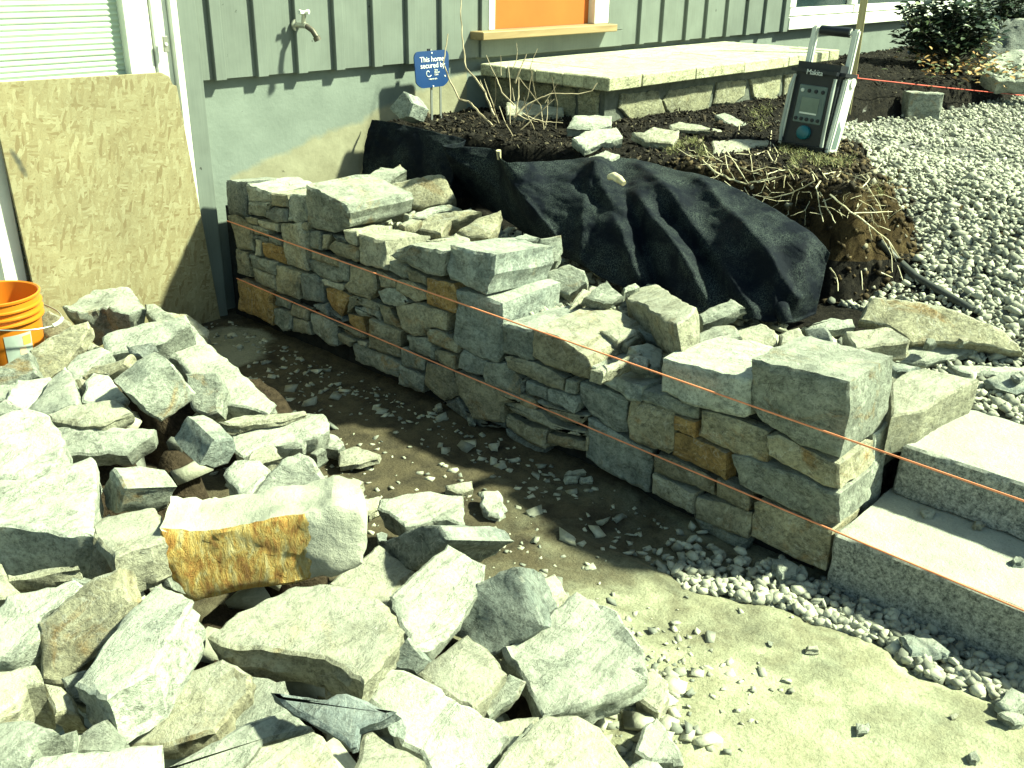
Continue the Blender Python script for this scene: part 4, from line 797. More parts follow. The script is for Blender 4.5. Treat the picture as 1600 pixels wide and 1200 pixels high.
ps(Z8, [(138,870),(230,738),(340,765),(470,840),(560,900),(730,985),(775,1040),(700,1150),(640,1240),(430,1240),(390,1130),(300,1090),(240,970)], .30, (.05,.3,1), .12, 'p', 'long pale curved slab at the bottom centre with speckled face', amp=.008)
ps(Z8, [(920,985),(960,955),(1100,960),(1200,1010),(1330,1190),(1380,1300),(640,1330),(780,1120)], .30, (.05,.15,1), .14, 'y', 'big cream boulder cut by the bottom edge of the photo')
ps(Z8, [(690,1190),(780,1100),(900,1000),(915,1010),(800,1120),(720,1230)], .22, (.3,.5,.8), .05, 'g', 'thin slab edge left of the big cream boulder')
ps(Z8, [(700,990),(820,960),(930,960),(900,1010),(800,1080),(740,1050)], .12, (0,.1,1), .05, 'y', 'dusty flat stone in shadow under the large ridged slab')
ps(P12, [(1140,975),(1200,780),(1320,700),(1440,880),(1520,1045),(1370,1062),(1240,1040)], .06, (.0,.15,1), .06, 'p', 'triangular slab on the path at the bottom, right of the cream boulder')
ps(P12, [(1080,1110),(1200,1030),(1320,1050),(1380,1130),(1300,1200),(1100,1200)], .07, (0,.1,1), .06, 'p', 'pale stone below the triangular slab at the bottom edge')
ps(P12, [(1200,320),(1290,290),(1400,390),(1420,520),(1330,640),(1200,560),(1150,500)], .04, (0,.05,1), .05, 'y', 'flat low stone half buried right of the ridged slab')
# lower left front
ps(Z7, [(334,985),(395,945),(470,912),(560,916),(603,945),(628,985),(612,1012),(568,1066),(530,1034),(500,1024),(440,1014),(350,1006)] if False else [(980,590),(1150,460),(1370,350),(1660,365),(1790,450),(1858,560),(1810,650),(1680,800),(1570,720),(1500,680),(1300,650),(1040,630)], .40, (.05,.10,1), .10, 'y', 'large cream slab with brown underside in front of the ochre block', rings=7, jag=.007, taper=.12)
ps(Z7, [(355,800),(470,640),(710,355),(830,395),(885,440),(700,740),(560,830),(500,872)], .46, (-.20,-.05,1), .10, 'p', 'long tilted block with rough right side in the front of the heap', rings=7)
ps(Z7, [(178,530),(400,350),(540,278),(605,450),(570,530),(470,640),(285,800),(200,785)], .42, (-.05,.75,.72), .09, 't', 'upright olive brown slab at the front left', amp=.004)
ps(Z7, [(35,400),(330,330),(370,370),(190,500),(180,590),(50,690),(-60,690),(-60,520)], .42, (.0,.35,1), .09, 'p', 'pale green block at the left edge beside the upright slab')
ps(P6, [(50,550),(420,490),(680,480),(700,510),(300,575),(70,600)], .42, (.0,.1,1), .05, 'y', 'thin plate deep under the biggest white block')
ps(P6, [(-80,420),(20,460),(70,600),(180,700),(70,745),(-80,760)], .44, (.2,.2,1), .10, 'y', 'yellowish stone at the left edge under the white block')
ps(P6, [(755,635),(810,330),(840,200),(1050,440),(1060,490),(780,650)], .38, (-.3,.8,.5), .06, 't', 'upright brown flake under the cream block')
ps(P6, [(1400,560),(1450,500),(1500,520),(1530,690),(1440,660)], .33, (-.3,.6,.7), .08, 'g', 'grey stone in the dark hollow left of the ochre block')
ps(P6, [(560,780),(640,590),(760,640),(700,720)], .40, (-.3,.7,.6), .05, 'g', 'small grey flake behind the upright olive slab')
ps(Z7, [(-60,770),(155,712),(192,805),(120,815),(60,880),(-60,960)], .46, (.05,.10,1), .13, 'y', 'cream topped stone with rusty band at the left edge', rings=7)
ps(Z7, [(200,805),(280,822),(352,940),(250,952)], .42, (.0,.35,1), .09, 't', 'small tan square stone between two front blocks')
ps(Z7, [(285,785),(395,745),(480,860),(420,920),(310,850)], .38, (.1,.5,.9), .09, 'g', 'grey stone in shade under the long tilted block')
ps(Z7, [(-60,1010),(130,988),(265,1045),(170,1100),(110,1200),(-60,1200)], .46, (-.1,.2,1), .12, 'g', 'grey green stone in the lower left corner')
ps(Z7, [(165,1090),(350,1030),(345,1130),(170,1160)], .43, (.0,.6,.9), .08, 'g', 'olive stone behind the white block in the lower left corner')
ps(Z7, [(335,1140),(385,1040),(480,985),(555,1060),(555,1130)], .42, (.1,.6,.8), .10, 'g', 'grey domed stone behind the white block at the bottom left')
ps(Z7, [(100,1240),(160,1150),(550,1110),(735,1085),(725,1300),(100,1300)], .50, (.05,.15,1), .12, 'p', 'white block at the bottom left cut by the edge of the photo')
ps(Z7, [(555,1100),(640,1000),(830,770),(1020,700),(1150,770),(1140,860),(1060,930),(1000,1035),(740,1095)], .36, (-.05,.35,1), .06, 't', 'broad tan slab with a stepped ledge in the front of the heap')
ps(Z7, [(1000,1040),(1060,935),(1150,840),(1160,770),(1310,790),(1340,930),(1180,990)], .34, (-.05,.35,1), .06, 'g', 'grey flat slab right of the stepped tan slab')
ps(P8, [(130,1230),(560,1000),(860,840),(1290,665),(1500,830),(1480,870),(1080,970),(860,1250)], .37, (.0,.3,1), .06, 'p', 'long pale slab at the bottom, running under the star shaped flake')
ps(P8, [(850,1290),(1070,1000),(1530,865),(1620,900),(1800,1240),(1820,1300)], .43, (.05,.15,1), .11, 'y', 'cream stone with yellow blush at the bottom edge')
ps(P10, [(150,530),(400,558),(640,580),(720,545),(800,538),(980,590),(1100,660),(1230,690),(1090,765),(915,825),(905,975),(830,992),(560,815),(320,675)], .44, (-.1,.35,1), .035, 'f', 'star shaped blue grey flake lying across the front stones', amp=.003)
ps(P10, [(1050,780),(1180,730),(1225,790),(1215,905)], .38, (-.3,.6,.7), .06, 'b', 'small grey stone under the tail of the star shaped flake')
ps(P10, [(880,1240),(970,885),(1040,850),(1480,1120),(1470,1260),(1100,1300)], .40, (.1,.2,1), .10, 'y', 'yellowish block at the bottom edge below the star shaped flake')
ps(P10, [(620,440),(860,450),(1000,560),(700,560),(620,570)], .30, (0,.5,.9), .07, 't', 'brown stone in the hollow under the large cream slab')
# earth mound under the stones; its dark colour paints shade into the gaps
SP = [(s[3]-Vector((0, 0, s[1]*.9+.055)), s[2], s[1]) for s in STONES[n_before:]]
def z_mound(x, y):
    W = 0; H = 0; best = 9
    for p, r, t in SP:
        d2 = (p.x-x)**2+(p.y-y)**2; best = min(best, math.sqrt(d2)-r); wgt = 1/(d2+.004)**1.6; W += wgt; H += wgt*p.z
    z = H/W; k = 1-sm((best+.08)/.10)
    return -.14+(max(z, 0)+.13)*k*.95+.010*fbm(x*18, y*18, 3)*k
mo = grid('earth_mound', [-.1+.03*i for i in range(75)], [.55+.03*i for i in range(125)], z_mound, M_SOIL)
mo.data.materials.clear(); mo.data.materials.append(plain('brown_earth_gap_shade', (.045, .033, .022), 1, .1, 30, .6, 60, .9, .02))
P = []; S = []
for p, r_, t_ in SP:
    for k in range(5):
        a = rng.uniform(0, 6.28); q_ = r_*rng.uniform(.3, 1.0); r2 = rng.uniform(.018, .04)
        x, y = p.x+q_*math.cos(a), p.y+q_*math.sin(a); zm_ = z_mound(x, y)
        if zm_ > .02: P.append((x, y, zm_+.005)); S.append((r2*1.5, r2, r2*.6))
scatter('rubble_fill', P, S, M_CHIP, shape='box', jit=.45, label='smaller rubble in the hollows of the stone heap', cat='rubble')
# small stones and chips on the ground
G3 = 'small stones scattered on the path'
def gs(zm, pl, n, t, mt, label): return pstone(Z(*zm, pl), t*.8, n, t, mt, label, group=G3, name='path_stone', h=.012)
Z5 = (530, 400, 2.963); Z9 = (1060, 795, 2.963)
gs(Z5, [(660,1085),(735,1080),(750,1100),(770,1170),(740,1195),(690,1190),(655,1150)], (0,.2,1), .05, 'p', 'white lump of stone standing alone on the path')
gs(Z5, [(490,1060),(560,1045),(615,1035),(620,1075),(570,1095),(500,1075)], (0,.2,1), .04, 'y', 'flat layered stone on the path above the broad white stone')
gs(Z5, [(1045,1010),(1060,990),(1130,985),(1145,1000),(1100,1010)], (0,.1,1), .02, 'y', 'thin pale chip at the wall foot, left of the smooth grey wall stone')
gs(Z5, [(1050,1015),(1110,1015),(1105,1035),(1050,1035)], (0,.2,1), .025, 'g', 'grey chip just below the thin pale chip at the wall foot')
gs(Z5, [(1115,1020),(1165,1015),(1170,1035),(1125,1040)], (0,.2,1), .025, 'g', 'grey chip right of the other two chips at the wall foot')
gs(Z5, [(440,690),(470,672),(480,705),(455,720)], (.1,.3,1), .03, 'y', 'small square stone in the shade of the wall')
gs(Z5, [(695,865),(740,860),(735,890),(705,890)], (0,.1,1), .018, 'y', 'pale flat chip in the shaded part of the path')
gs(Z5, [(780,935),(830,925),(835,940),(800,945)], (0,.1,1), .012, 'p', 'thin bright chip near the middle of the shaded path')
gs(Z5, [(595,745),(625,740),(630,775),(605,770)], (.2,.3,1), .025, 'g', 'small upright chip at the shaded wall foot')
gs(Z9, [(820,985),(885,990),(880,1040),(830,1045)], (0,.05,1), .014, 'p', 'white cracked pebble on the bare dusty slab')
gs(Z9, [(600,630),(645,632),(650,655),(600,652)], (0,.1,1), .016, 'y', 'pale pebble on the dusty slab near the drain pebbles')
gs(Z9, [(1345,1130),(1385,1120),(1380,1170),(1355,1165)], (0,.2,1), .02, 'g', 'grey pebble at the lower right of the dusty slab')
gs(Z9, [(415,605),(440,615),(435,632),(420,628)], (0,.1,1), .012, 'g', 'tiny grey pebble left of the pale pebble on the slab')
gs(Z9, [(1255,950),(1285,940),(1300,955),(1270,970)], (0,.1,1), .014, 't', 'brown pebble by the edge of the drain pebbles')
gs(Z9, [(435,250),(500,225),(560,275),(555,310),(480,325)], (.1,.2,1), .03, 'b', 'blue grey stone among the pebbles below the corner of the wall')
gs(Z9, [(1030,590),(1180,590),(1265,655),(1250,675),(1080,680)], (-.1,.4,1), .03, 'b', 'flat blue slate lying in the drain pebbles by the lowest step')
gs(Z9, [(1480,890),(1540,820),(1600,850),(1640,890),(1540,935)], (.1,.2,1), .04, 'g', 'largest grey stone in the pebbles at the right edge')
gs(Z9, [(1490,940),(1580,940),(1640,970),(1560,1000)], (.1,.2,1), .03, 'g', 'flat grey stone in front of the largest stone in the pebbles')
gs(Z9, [(1125,5),(1150,-3),(1200,12),(1180,25),(1140,25)], (0,.0,1), .0, 'b', 'x') if False else None
def on_step(px, py, z, r, mt, label): 
    pl = [(px+r*math.cos(a)*random.uniform(.8, 1.2), py+.55*r*math.sin(a)*random.uniform(.8, 1.2)) for a in (0, 1.1, 2.1, 3.2, 4.2, 5.3)]
    pstone(pl, z, (0, .1, 1), .018, mt, label, group='chips on the granite steps', name='stone_chip', h=.01)
on_step(1452, 798, .173, 13, 'p', 'thin pale chip at the back of the lowest granite step')
on_step(1530, 818, .176, 8, 'y', 'small yellow pebble at the foot of the second granite step')
on_step(1590, 875, .172, 9, 'd', 'dark chip on the lowest granite step at the right edge')
P = []; S = []
while len(P) < 1100:
    a = rng.random(); y = rng.uniform(.7, 3.9)
    if a < .35: x = 2.28-abs(rng.normal(0, .13))
    elif a < .8:
        x = rng.uniform(1.2, 2.0)
        if y < 1.3: x = 1.75+rng.normal(0, .12) if rng.random() < .8 else x
    else: x = rng.uniform(1.2, 2.3)
    if y < 1.35 and x > 1.85 and rng.random() < .93: continue
    r = min(.018, rng.lognormal(-5.45, .55)); P.append((x, y, zg(x, y)+r*.15)); S.append((r*1.5, r, r*rng.uniform(.25, .6)))
for k in range(260):
    a_, b_ = rng.normal(1010, 48), rng.normal(1095, 60)
    if a_-930 < (1000-b_)*.4: continue
    p = at(a_, b_, z=0); r = min(.022, rng.lognormal(-5.4, .55)); P.append((p.x, p.y, r*.2)); S.append((r*1.4, r, r*.5))
scatter('path_chips', P, S, M_CHIP, shape='box', jit=.45, tilt=.25, label='stone chips strewn over the trodden path', cat='chips')
# ------------------------------------------------------------------ strings
M_STR = plain('orange_mason_line', (.85, .30, .15), .6, .3)
M_STRR = plain('red_mason_line', (.62, .10, .07), .6, .3)
def strand(name, a, b, r, mat, label, sag=.004):
    pts = [a.lerp(b, k/24)-Vector((0, 0, sag*4*(k/24)*(1-k/24))) for k in range(25)]
    return tag(MB().tube(pts, r, 6).build(name, mat, smooth=60), label, 'string')
def far(a, b, k): return a.lerp(b, k)
strand('mason_line', at(355, 345, x=2.292), far(at(355, 345, x=2.292), at(1640, 795, x=2.270), 1.35), .0026, M_STR, 'upper orange mason line stretched along the face of the wall')
strand('mason_line', at(370, 435, x=2.292), far(at(370, 435, x=2.292), at(1640, 969, x=2.280), 1.35), .0026, M_STR, 'lower orange mason line stretched along the foot of the wall to the step')
# ------------------------------------------------------------------ fabric
def fabric_mat():
    m, t, b = newmat('black_landscape_fabric'); q = N(t); v = q.coords(False)
    f = q.noise(v, 210, 4, .75); p = q.ramp(q.noise(v, 6, 5, .6, .5), [(.40, 0), (.68, 1)])
    dust_light = q.math('MULTIPLY', q.ramp(f, [(.45, 0), (.62, 1)]), q.math('ADD', q.math('MULTIPLY', p, .95), .03))  # pale speckled patches paint sunlit highlights into the fabric colour
    q.l(q.mix(dust_light, (.003, .005, .010), (.07, .088, .08)), b.inputs['Base Color']); b.inputs['Roughness'].default_value = .8; b.inputs['Specular IOR Level'].default_value = .08
    n1 = q.bump(q.noise(v, 14, 5, .6), .35, .02, None); q.bump(f, .4, .003, b, n1); return m
FT = [(560,178,.79),(600,176,.80),(640,180,.80),(672,198,.795),(692,229,.79),(768,232,.785),(788,252,.785),(850,251,.785),(913,248,.785),(991,249,.78),(1080,272,.765),(1159,297,.745),(1254,354,.685),(1297,395,.62)]
FB = [(520,255,.56),(560,268,.55),(610,280,.53),(680,292,.52),(730,310,.51),(790,345,.49),(850,385,.47),(900,412,.46),(950,438,.45),(1020,466,.43),(1090,486,.42),(1160,500,.41),(1230,505,.40),(1275,490,.40)]
def cr(P, u):
    i = min(len(P)-2, int(u)); f = u-i; p0, p1, p2, p3 = P[max(i-1, 0)], P[i], P[i+1], P[min(i+2, len(P)-1)]
    return .5*((2*p1)+(p2-p0)*f+(2*p0-5*p1+4*p2-p3)*f*f+(3*p1-p0-3*p2+p3)*f**3)
FTw = [Vector(p) for p in ((3.27, 3.955, .81), (3.29, 3.75, .81), (3.29, 3.5, .80), (3.29, 3.3, .79))]+[at(a, b, z=c) for a, b, c in FT[4:]]; FBw = [Vector(p) for p in ((3.19, 3.955, .55), (3.19, 3.75, .55), (3.18, 3.5, .54), (3.16, 3.3, .53))]+[at(a, b, z=c) for a, b, c in FB[4:]]
NU, NV = 170, 60; V = []
RIDGE = [(.63, .12, .555, .95, .035, .035), (.63, .12, .67, .9, .03, .045), (.64, .1, .76, .8, .04, .05), (.70, .08, .86, .95, .045, .055), (.78, .05, .93, .8, .04, .045), (.72, .55, .80, 1, .03, .03), (.60, .3, .66, .55, .03, -.04), (.74, .45, .80, .7, .05, -.06), (.30, .1, .42, .9, .03, .02), (.42, .05, .52, .9, .03, .025), (.88, .4, .9, 1, .03, .03)]
for j in range(NV+1):
    v = j/NV
    for i in range(NU+1):
        u = i/NU*(len(FT)-1); a, b_ = cr(FTw, u), cr(FBw, u); p = a.lerp(b_, v)
        s = i/NU
        bul = math.sin(math.pi*min(1, v*1.05))*(.02+.085*sm((s-.55)/.15)*(1-sm((s-.93)/.07)))
        p += Vector((-.75, -.35, .55)).normalized()*bul
        fold = math.sin((s*1.6+v*.35)*21+1.2*math.sin(v*3+s*8))*.024*math.sin(math.pi*min(1, v+.15))*sm((s-.5)/.15) + .010*math.sin(s*38+v*6)*v
        fold -= .07*math.exp(-((s-.79)/.03)**2-((v-.62)/.22)**2) + .05*math.exp(-((s-.66-.05*v)/.012)**2)*sm(v*3)
        for (s0, v0, s1, v1, wd, am) in RIDGE:
            f_ = max(0, min(1, ((s-s0)*(s1-s0)*6+(v-v0)*(v1-v0))/((s1-s0)**2*6+(v1-v0)**2))); dd = math.hypot((s-s0-(s1-s0)*f_)*2.4, (v-v0-(v1-v0)*f_)*.6)
            fold += am*math.exp(-abs(dd/wd)**1.3)
        p += Vector((-.7, -.5, .5))*fold + Vector((-.6, -.4, .4))*(.012*fbm(p.x*9, p.y*9, p.z*9, 4)+.010*fbm(p.x*26, p.y*26, p.z*26, 3))
        V.append(p)
F = [(j*(NU+1)+i, (j+1)*(NU+1)+i, (j+1)*(NU+1)+i+1, j*(NU+1)+i+1) for j in range(NV) for i in range(NU)]
fab = put('landscape_fabric', mesh('landscape_fabric', V, F), fabric_mat(), smooth=180)
tag(fab, 'black landscape fabric draped over the cut soil bank behind the wall', 'fabric')
so_ = fab.modifiers.new('thick', 'SOLIDIFY'); so_.thickness = .003
# rolled spare end of the fabric
fr = MB(); c0 = at(1210, 470, z=.47); c1 = at(1228, 503, z=.42)
fr.tube([c0, c0.lerp(c1, .5)+Vector((-.015, -.01, .02)), c1], [.022, .028, .024], 14, cap=False).tube([c0, c0.lerp(c1, .5)+Vector((-.015, -.01, .02)), c1], [.014, .018, .015], 12)
fr.build('rolled_end', fab.data.materials[0], fab, smooth=60)
M_ROOT = wood_mat('peeled_root', (.36, .30, .17), (.62, .58, .42), (20, 20, 20))
p = at(952, 277, z=.80); p2 = at(975, 287, z=.79)
tag(MB().tube([p, p.lerp(p2, .3)+Vector((0, 0, .012)), p.lerp(p2, .7)+Vector((0, 0, .008)), p2], [.012, .016, .016, .011], 10).build('root_stub', M_ROOT, smooth=60), 'thick pale peeled root stub lying on the fabric', 'root')
p = at(779, 235, z=.80)
tag(MB().tube([p, p+Vector((.01, .005, -.04))], [.011, .009], 10).build('root_stub', M_ROOT, smooth=60), 'small white root stub poking over the fabric edge', 'root')
# ------------------------------------------------------------------ bed stones
G4 = 'stones lying in the planting bed'
def bs(zm, pl, z, n, t, mt, label): return pstone(Z(*zm, pl), z, n, t, mt, label, group=G4, name='bed_stone')
B1 = (820, 110, 5.714); B0 = (560, 60, 5.714)
bs(B1, [(375,510),(440,405),(600,390),(780,395),(770,480),(640,520),(480,525)], .85, (0,.5,1), .05, 'p', 'pale flat stone in the bed, rear one of the pair before the porch')
bs(B1, [(415,600),(540,530),(700,510),(820,500),(880,600),(640,665),(540,700)], .84, (0,.4,1), .05, 'p', 'brightest flat stone in the bed, front one of the pair')
bs(B1, [(960,545),(1060,545),(1150,505),(1380,530),(1330,650),(1200,640),(1080,625)], .84, (0,.45,1), .05, 'y', 'flat stone with shaded front edge below the porch corner')
bs(B1, [(530,785),(720,705),(850,745),(760,800)], .80, (0,.2,1), .03, 'p', 'small pale triangle of stone just behind the fabric')
bs(B1, [(-170,280),(-40,265),(60,290),(350,330),(345,390),(120,385),(-160,390)], .85, (0,.4,1), .06, 'y', 'layered light stone behind the bare twigs')
bs(B1, [(1290,480),(1380,450),(1600,490),(1660,530),(1320,520)], .84, (0,.4,1), .03, 'y', 'thin pale stick like stone at the foot of the porch base')
bs(B0, [(270,625),(395,470),(440,495),(490,575),(440,690),(360,710)], .90, (-.55,.75,.35), .13, 'b', 'bluish cut block leaning beside the blue security sign')
bs((1080,200,4.706), [(150,95),(320,78),(570,85),(575,120),(430,150),(330,175),(165,190)], .80, (0,.2,1), .06, 'y', 'mossy square stone at the edge of the bank left of the radio')
bs((1060,0,2.963), [(170,530),(215,520),(370,590),(350,610),(230,575)], .80, (0,.3,1), .035, 'g', 'narrow grey stone in front of the porch base near the radio')
bs((1060,0,2.963), [(-10,580),(60,572),(200,600),(215,625),(60,610)], .80, (0,.3,1), .035, 'y', 'long pale edging stone in the bed in front of the porch')
P = []; S = []
while len(P) < 14000:
    x = rng.uniform(3.1, 6.4) if rng.random() < .8 else rng.uniform(6.4, 10); y = rng.uniform(1.6, 3.98)
    if sdist(x, y, BED) < -.03: continue
    r = min(.014, rng.lognormal(-5.6, .45)); P.append((x, y, z_terr(x, y)+rng.uniform(-.004, .008))); S.append((r*1.8, r*.7, r*.35))
scatter('bark_mulch', P, S, M_MULCH, shape='box', tilt=.6, label='dark bark and soil crumbs covering the planting bed', cat='mulch')
# loose crumbs on the cut face of the bank
P = []; S = []
while len(P) < 1300:
    x = rng.uniform(3.1, 4.8); y = rng.uniform(1.25, 2.4); s = sdist(x, y, BED)
    if abs(s) > .2: continue
    r = rng.uniform(.003, .010); P.append((x, y, z_terr(x, y)+.002)); S.append((r*1.2, r, r*.8))
scatter('soil_crumbs', P, S, shape='box', jit=.45, mat= island_mat('soil_crumbs', [(0, (.015, .011, .007)), (.6, (.06, .042, .022)), (.93, (.13, .095, .05)), (1, (.3, .28, .22))]), label='crumbling brown soil on the cut end of the bank', cat='soil')
# ------------------------------------------------------------------ stake, red line, block, boulders, edging
G = terr_hit(1325, 165)
tag(MB().box(-.022, .022, -.022, .022, -.15, 1.25, Matrix.Translation(G) @ Matrix.Rotation(.5, 4, 'Z')).build('wooden_stake', wood_mat('stake_wood', (.30, .25, .12), (.46, .41, .23), (40, 40, 2)), bevel=.002), 'square wooden stake driven into the gravel behind the radio', 'stake')
a_ = at(1330, 121, y=G.y-.03); b_ = at(1650, 152, y=G.y-.55)
strand('mason_line', a_, far(a_, b_, 1.8), .0035, M_STRR, 'red mason line tied to the wooden stake and running right', .01)
kn = MB()
for k in range(3): kn.tube([G+Vector((.036*math.cos(t_), .036*math.sin(t_), a_.z-G.z+.006*(k-1))) for t_ in [2*math.pi*i/14 for i in range(14)]], .0032, 5, closed=True)
kn.build('knot', M_STRR, [o for o in bpy.data.objects if o.name.startswith('mason_line')][-1], smooth=60)
c = terr_hit(1440, 188)
rock('stone_block', [c+Vector(v_) for v_ in ((-.05, .085, -.02), (.10, -.085, -.02), (.10, -.085, .18), (-.05, .085, .18))], Vector((-.76, -.65, .04)), .17, 'g', 777, label='squared grey stone block sitting alone on the gravel', cat='stone', amp=.004)
c = at(1575, 105, z=.86)
rock('boulder', [on_plane(px, py, c, nrm(-.1, .5, 1)) for px, py in [(1535,112),(1548,92),(1580,78),(1640,75),(1650,125),(1560,125)]], nrm(-.1, .5, 1), .12, 'p', 778, label='light boulder at the right edge of the bed', cat='boulder', amp=.02)
c = at(1590, 60, z=1.0)
rock('boulder', [on_plane(px, py, c, nrm(-.1, .8, .6)) for px, py in [(1540,92),(1555,50),(1575,28),(1660,20),(1660,85),(1590,80)]], nrm(-.1, .8, .6), .4, MS['d'], 779, label='dark mossy boulder behind the light boulder', cat='boulder', amp=.02)
ep = [terr_hit(px, py)+Vector((0, 0, .02)) for px, py in ((1372, 385), (1395, 408), (1430, 440), (1465, 462), (1500, 482), (1518, 494))]
tag(MB().tube(ep, .016, 8).build('lawn_edging', plain('grey_black_plastic', (.05, .055, .05), .5, .4, 30, .4), smooth=60), 'dark plastic edging strip along the rim of the gravel', 'edging')
# ------------------------------------------------------------------ plants
def vplane(base, px, py, off=0): return on_plane(px, py, base+TOW*off, (TOW+UP*.35).normalized())
def twig(mb, pts, r0, r1=None, n=5):
    r1 = r0*.45 if r1 is None else r1
    Q = []
    for a, b_ in zip(pts[:-1], pts[1:]):
        for k in range(4): Q.append(a.lerp(b_, k/4)+Vector((random.uniform(-1, 1), random.uniform(-1, 1), random.uniform(-1, 1)))*r0*.5)
    Q.append(pts[-1]); L = len(Q); mb.tube(Q, [r0+(r1-r0)*i/(L-1) for i in range(L)], n)
M_TWIG = wood_mat('bare_twig', (.22, .17, .11), (.48, .40, .27), (12, 12, 12))
base = at(808, 200, z=.79); 
shrub = empty('bare_shrub', base, 'leafless shrub of thin upright twigs in the bed beside the blue sign', 'shrub')
for i, (zm, pl, r) in enumerate([(B0, [(1200,780),(1080,660),(980,560),(900,540),(800,340),(760,210),(780,80),(800,-40)], .007), (B0, [(1210,690),(1150,540),(1120,460),(960,260),(935,80),(920,-120),(915,-360)], .007),
    (B0, [(1390,600),(1280,480),(1220,330),(1140,150)], .005), (B0, [(1400,700),(1430,520),(1432,350)], .006), (B0, [(1395,400),(1450,260),(1500,140)], .006), (B0, [(1380,270),(1410,200),(1420,110),(1410,40)], .003), (B0, [(1530,280),(1560,180),(1600,90)], .003),
    (B1, [(-100,420),(0,320),(150,240),(250,205),(480,210),(600,180),(650,110)], .005), (B0, [(1230,780),(1180,800),(1110,880)], .006), (B0, [(1110,880),(1250,840),(1400,800)], .004), (B0, [(1420,680),(1500,720),(1600,745)], .004), (B0, [(1390,560),(1375,440)], .003), (B0, [(1275,330),(1270,150)], .003), (B1, [(-20,380),(60,430),(180,460),(340,470)], .005), (B1, [(180,290),(290,120)], .002), (B0, [(1120,460),(1085,370)], .004)]):
    mb = MB(); off = [0, .06, -.04, .02, -.03, .05][i % 6]
    twig(mb, [vplane(base, a, b_, off) for a, b_ in Z(*zm, pl)], r*.85); mb.build('stem', M_TWIG, shrub, smooth=60)
rs = random.Random(31)
for k in range(12):
    bx = base+Vector((rs.uniform(-.16, .16), rs.uniform(-.16, .16), -.02)); tp = bx+Vector((rs.uniform(-.18, .18), rs.uniform(-.18, .18), rs.uniform(.12, .34))); md = bx.lerp(tp, .5)+Vector((rs.uniform(-.04, .04), rs.uniform(-.04, .04), 0))
    mb = MB(); twig(mb, [bx, md, tp], .0032); mb.build('stem', M_TWIG, shrub, smooth=60)
RZ = (1080, 200, 4.706)
rt = MB()
def hug(px, py, up): 
    p = terr_hit(px, py); d = (CAM-p).normalized(); return p+d*up
for i, (pl, r) in enumerate([([(50,205),(160,310),(280,375),(410,410),(520,385),(620,360)], 6), ([(200,180),(220,330),(300,380)], 3), ([(240,150),(270,300),(320,380)], 3), ([(270,180),(340,290),(420,410)], 4), ([(90,120),(150,270)], 2.5), ([(340,280),(520,350)], 3), ([(560,170),(600,240),(690,290)], 4), ([(580,170),(590,20)], 4), ([(420,150),(440,230),(450,320)], 2.5),
    ([(890,340),(910,390),(740,480),(600,515),(450,490)], 3.5), ([(950,390),(920,440),(940,560),(970,690)], 4), ([(930,430),(1000,590),(1060,700)], 4), ([(1020,490),(1130,580),(1300,710),(1450,830),(1550,980)], 5), ([(1300,700),(1330,820)], 3), ([(970,340),(1100,320),(1280,390)], 4), ([(940,300),(1000,380),(1060,360)], 3), ([(1040,400),(1100,330),(1190,290),(1290,380)], 3.5),
    ([(1220,580),(1250,440),(1300,390),(1400,260)], 4), ([(1080,290),(1060,180),(1030,100)], 2.5), ([(1160,270),(1250,110)], 2.5), ([(1020,1030),(1070,1100),(1080,1200)], 4), ([(1250,1050),(1260,1190)], 3), ([(1200,625),(1480,615)], 3), ([(1380,1060),(1480,1100)], 4), ([(640,310),(750,310)], 3), ([(560,340),(650,310)], 3), ([(720,310),(760,380)], 2.5), ([(770,330),(790,370)], 2.5), ([(690,350),(680,440)], 2.5),
    ([(440,200),(520,180),(560,230)], 2.5), ([(330,190),(480,200),(540,170)], 3), ([(1280,400),(1380,560),(1430,700)], 2.5), ([(1450,830),(1500,960),(1560,1130)], 3), ([(1390,780),(1470,930),(1480,1060)], 2.5), ([(600,120),(640,190),(620,250)], 2.5), ([(650,20),(690,90)], 2.5), ([(340,130),(360,-60)], 3)]):
    twig(rt, [hug(a, b_, .03+.05*random.random()) for a, b_ in Z(*RZ, pl)], r*.00085, r*.0005)
r3 = random.Random(5)
for k in range(70):
    px = r3.uniform(1085, 1395); py = 235+.0016*(px-1085)**1.72*0+r3.uniform(0, 60)+.22*(px-1085)
    p = hug(px, py, .02+.05*r3.random()); a = r3.uniform(0, 6.28); L = r3.uniform(.04, .13)
    q_ = p+RGT*math.cos(a)*L+UP*math.sin(a)*L*.7+TOW*r3.uniform(-.02, .06); twig(rt, [p, p.lerp(q_, .5)+Vector((r3.uniform(-.02, .02), r3.uniform(-.02, .02), r3.uniform(-.01, .02))), q_], .0016, .0008, 4)
tag(rt.build('root_tangle', M_ROOT, smooth=60), 'tangle of dry pale roots and twigs hanging over the cut bank', 'roots')
def leaf_mat(name, stops, rough=.5):
    m, t, b = newmat(name); q = N(t); g = q.n('NewGeometry'); q.l(q.ramp(g.outputs['Random Per Island'], stops), b.inputs['Base Color']); b.inputs['Roughness'].default_value = rough; return m
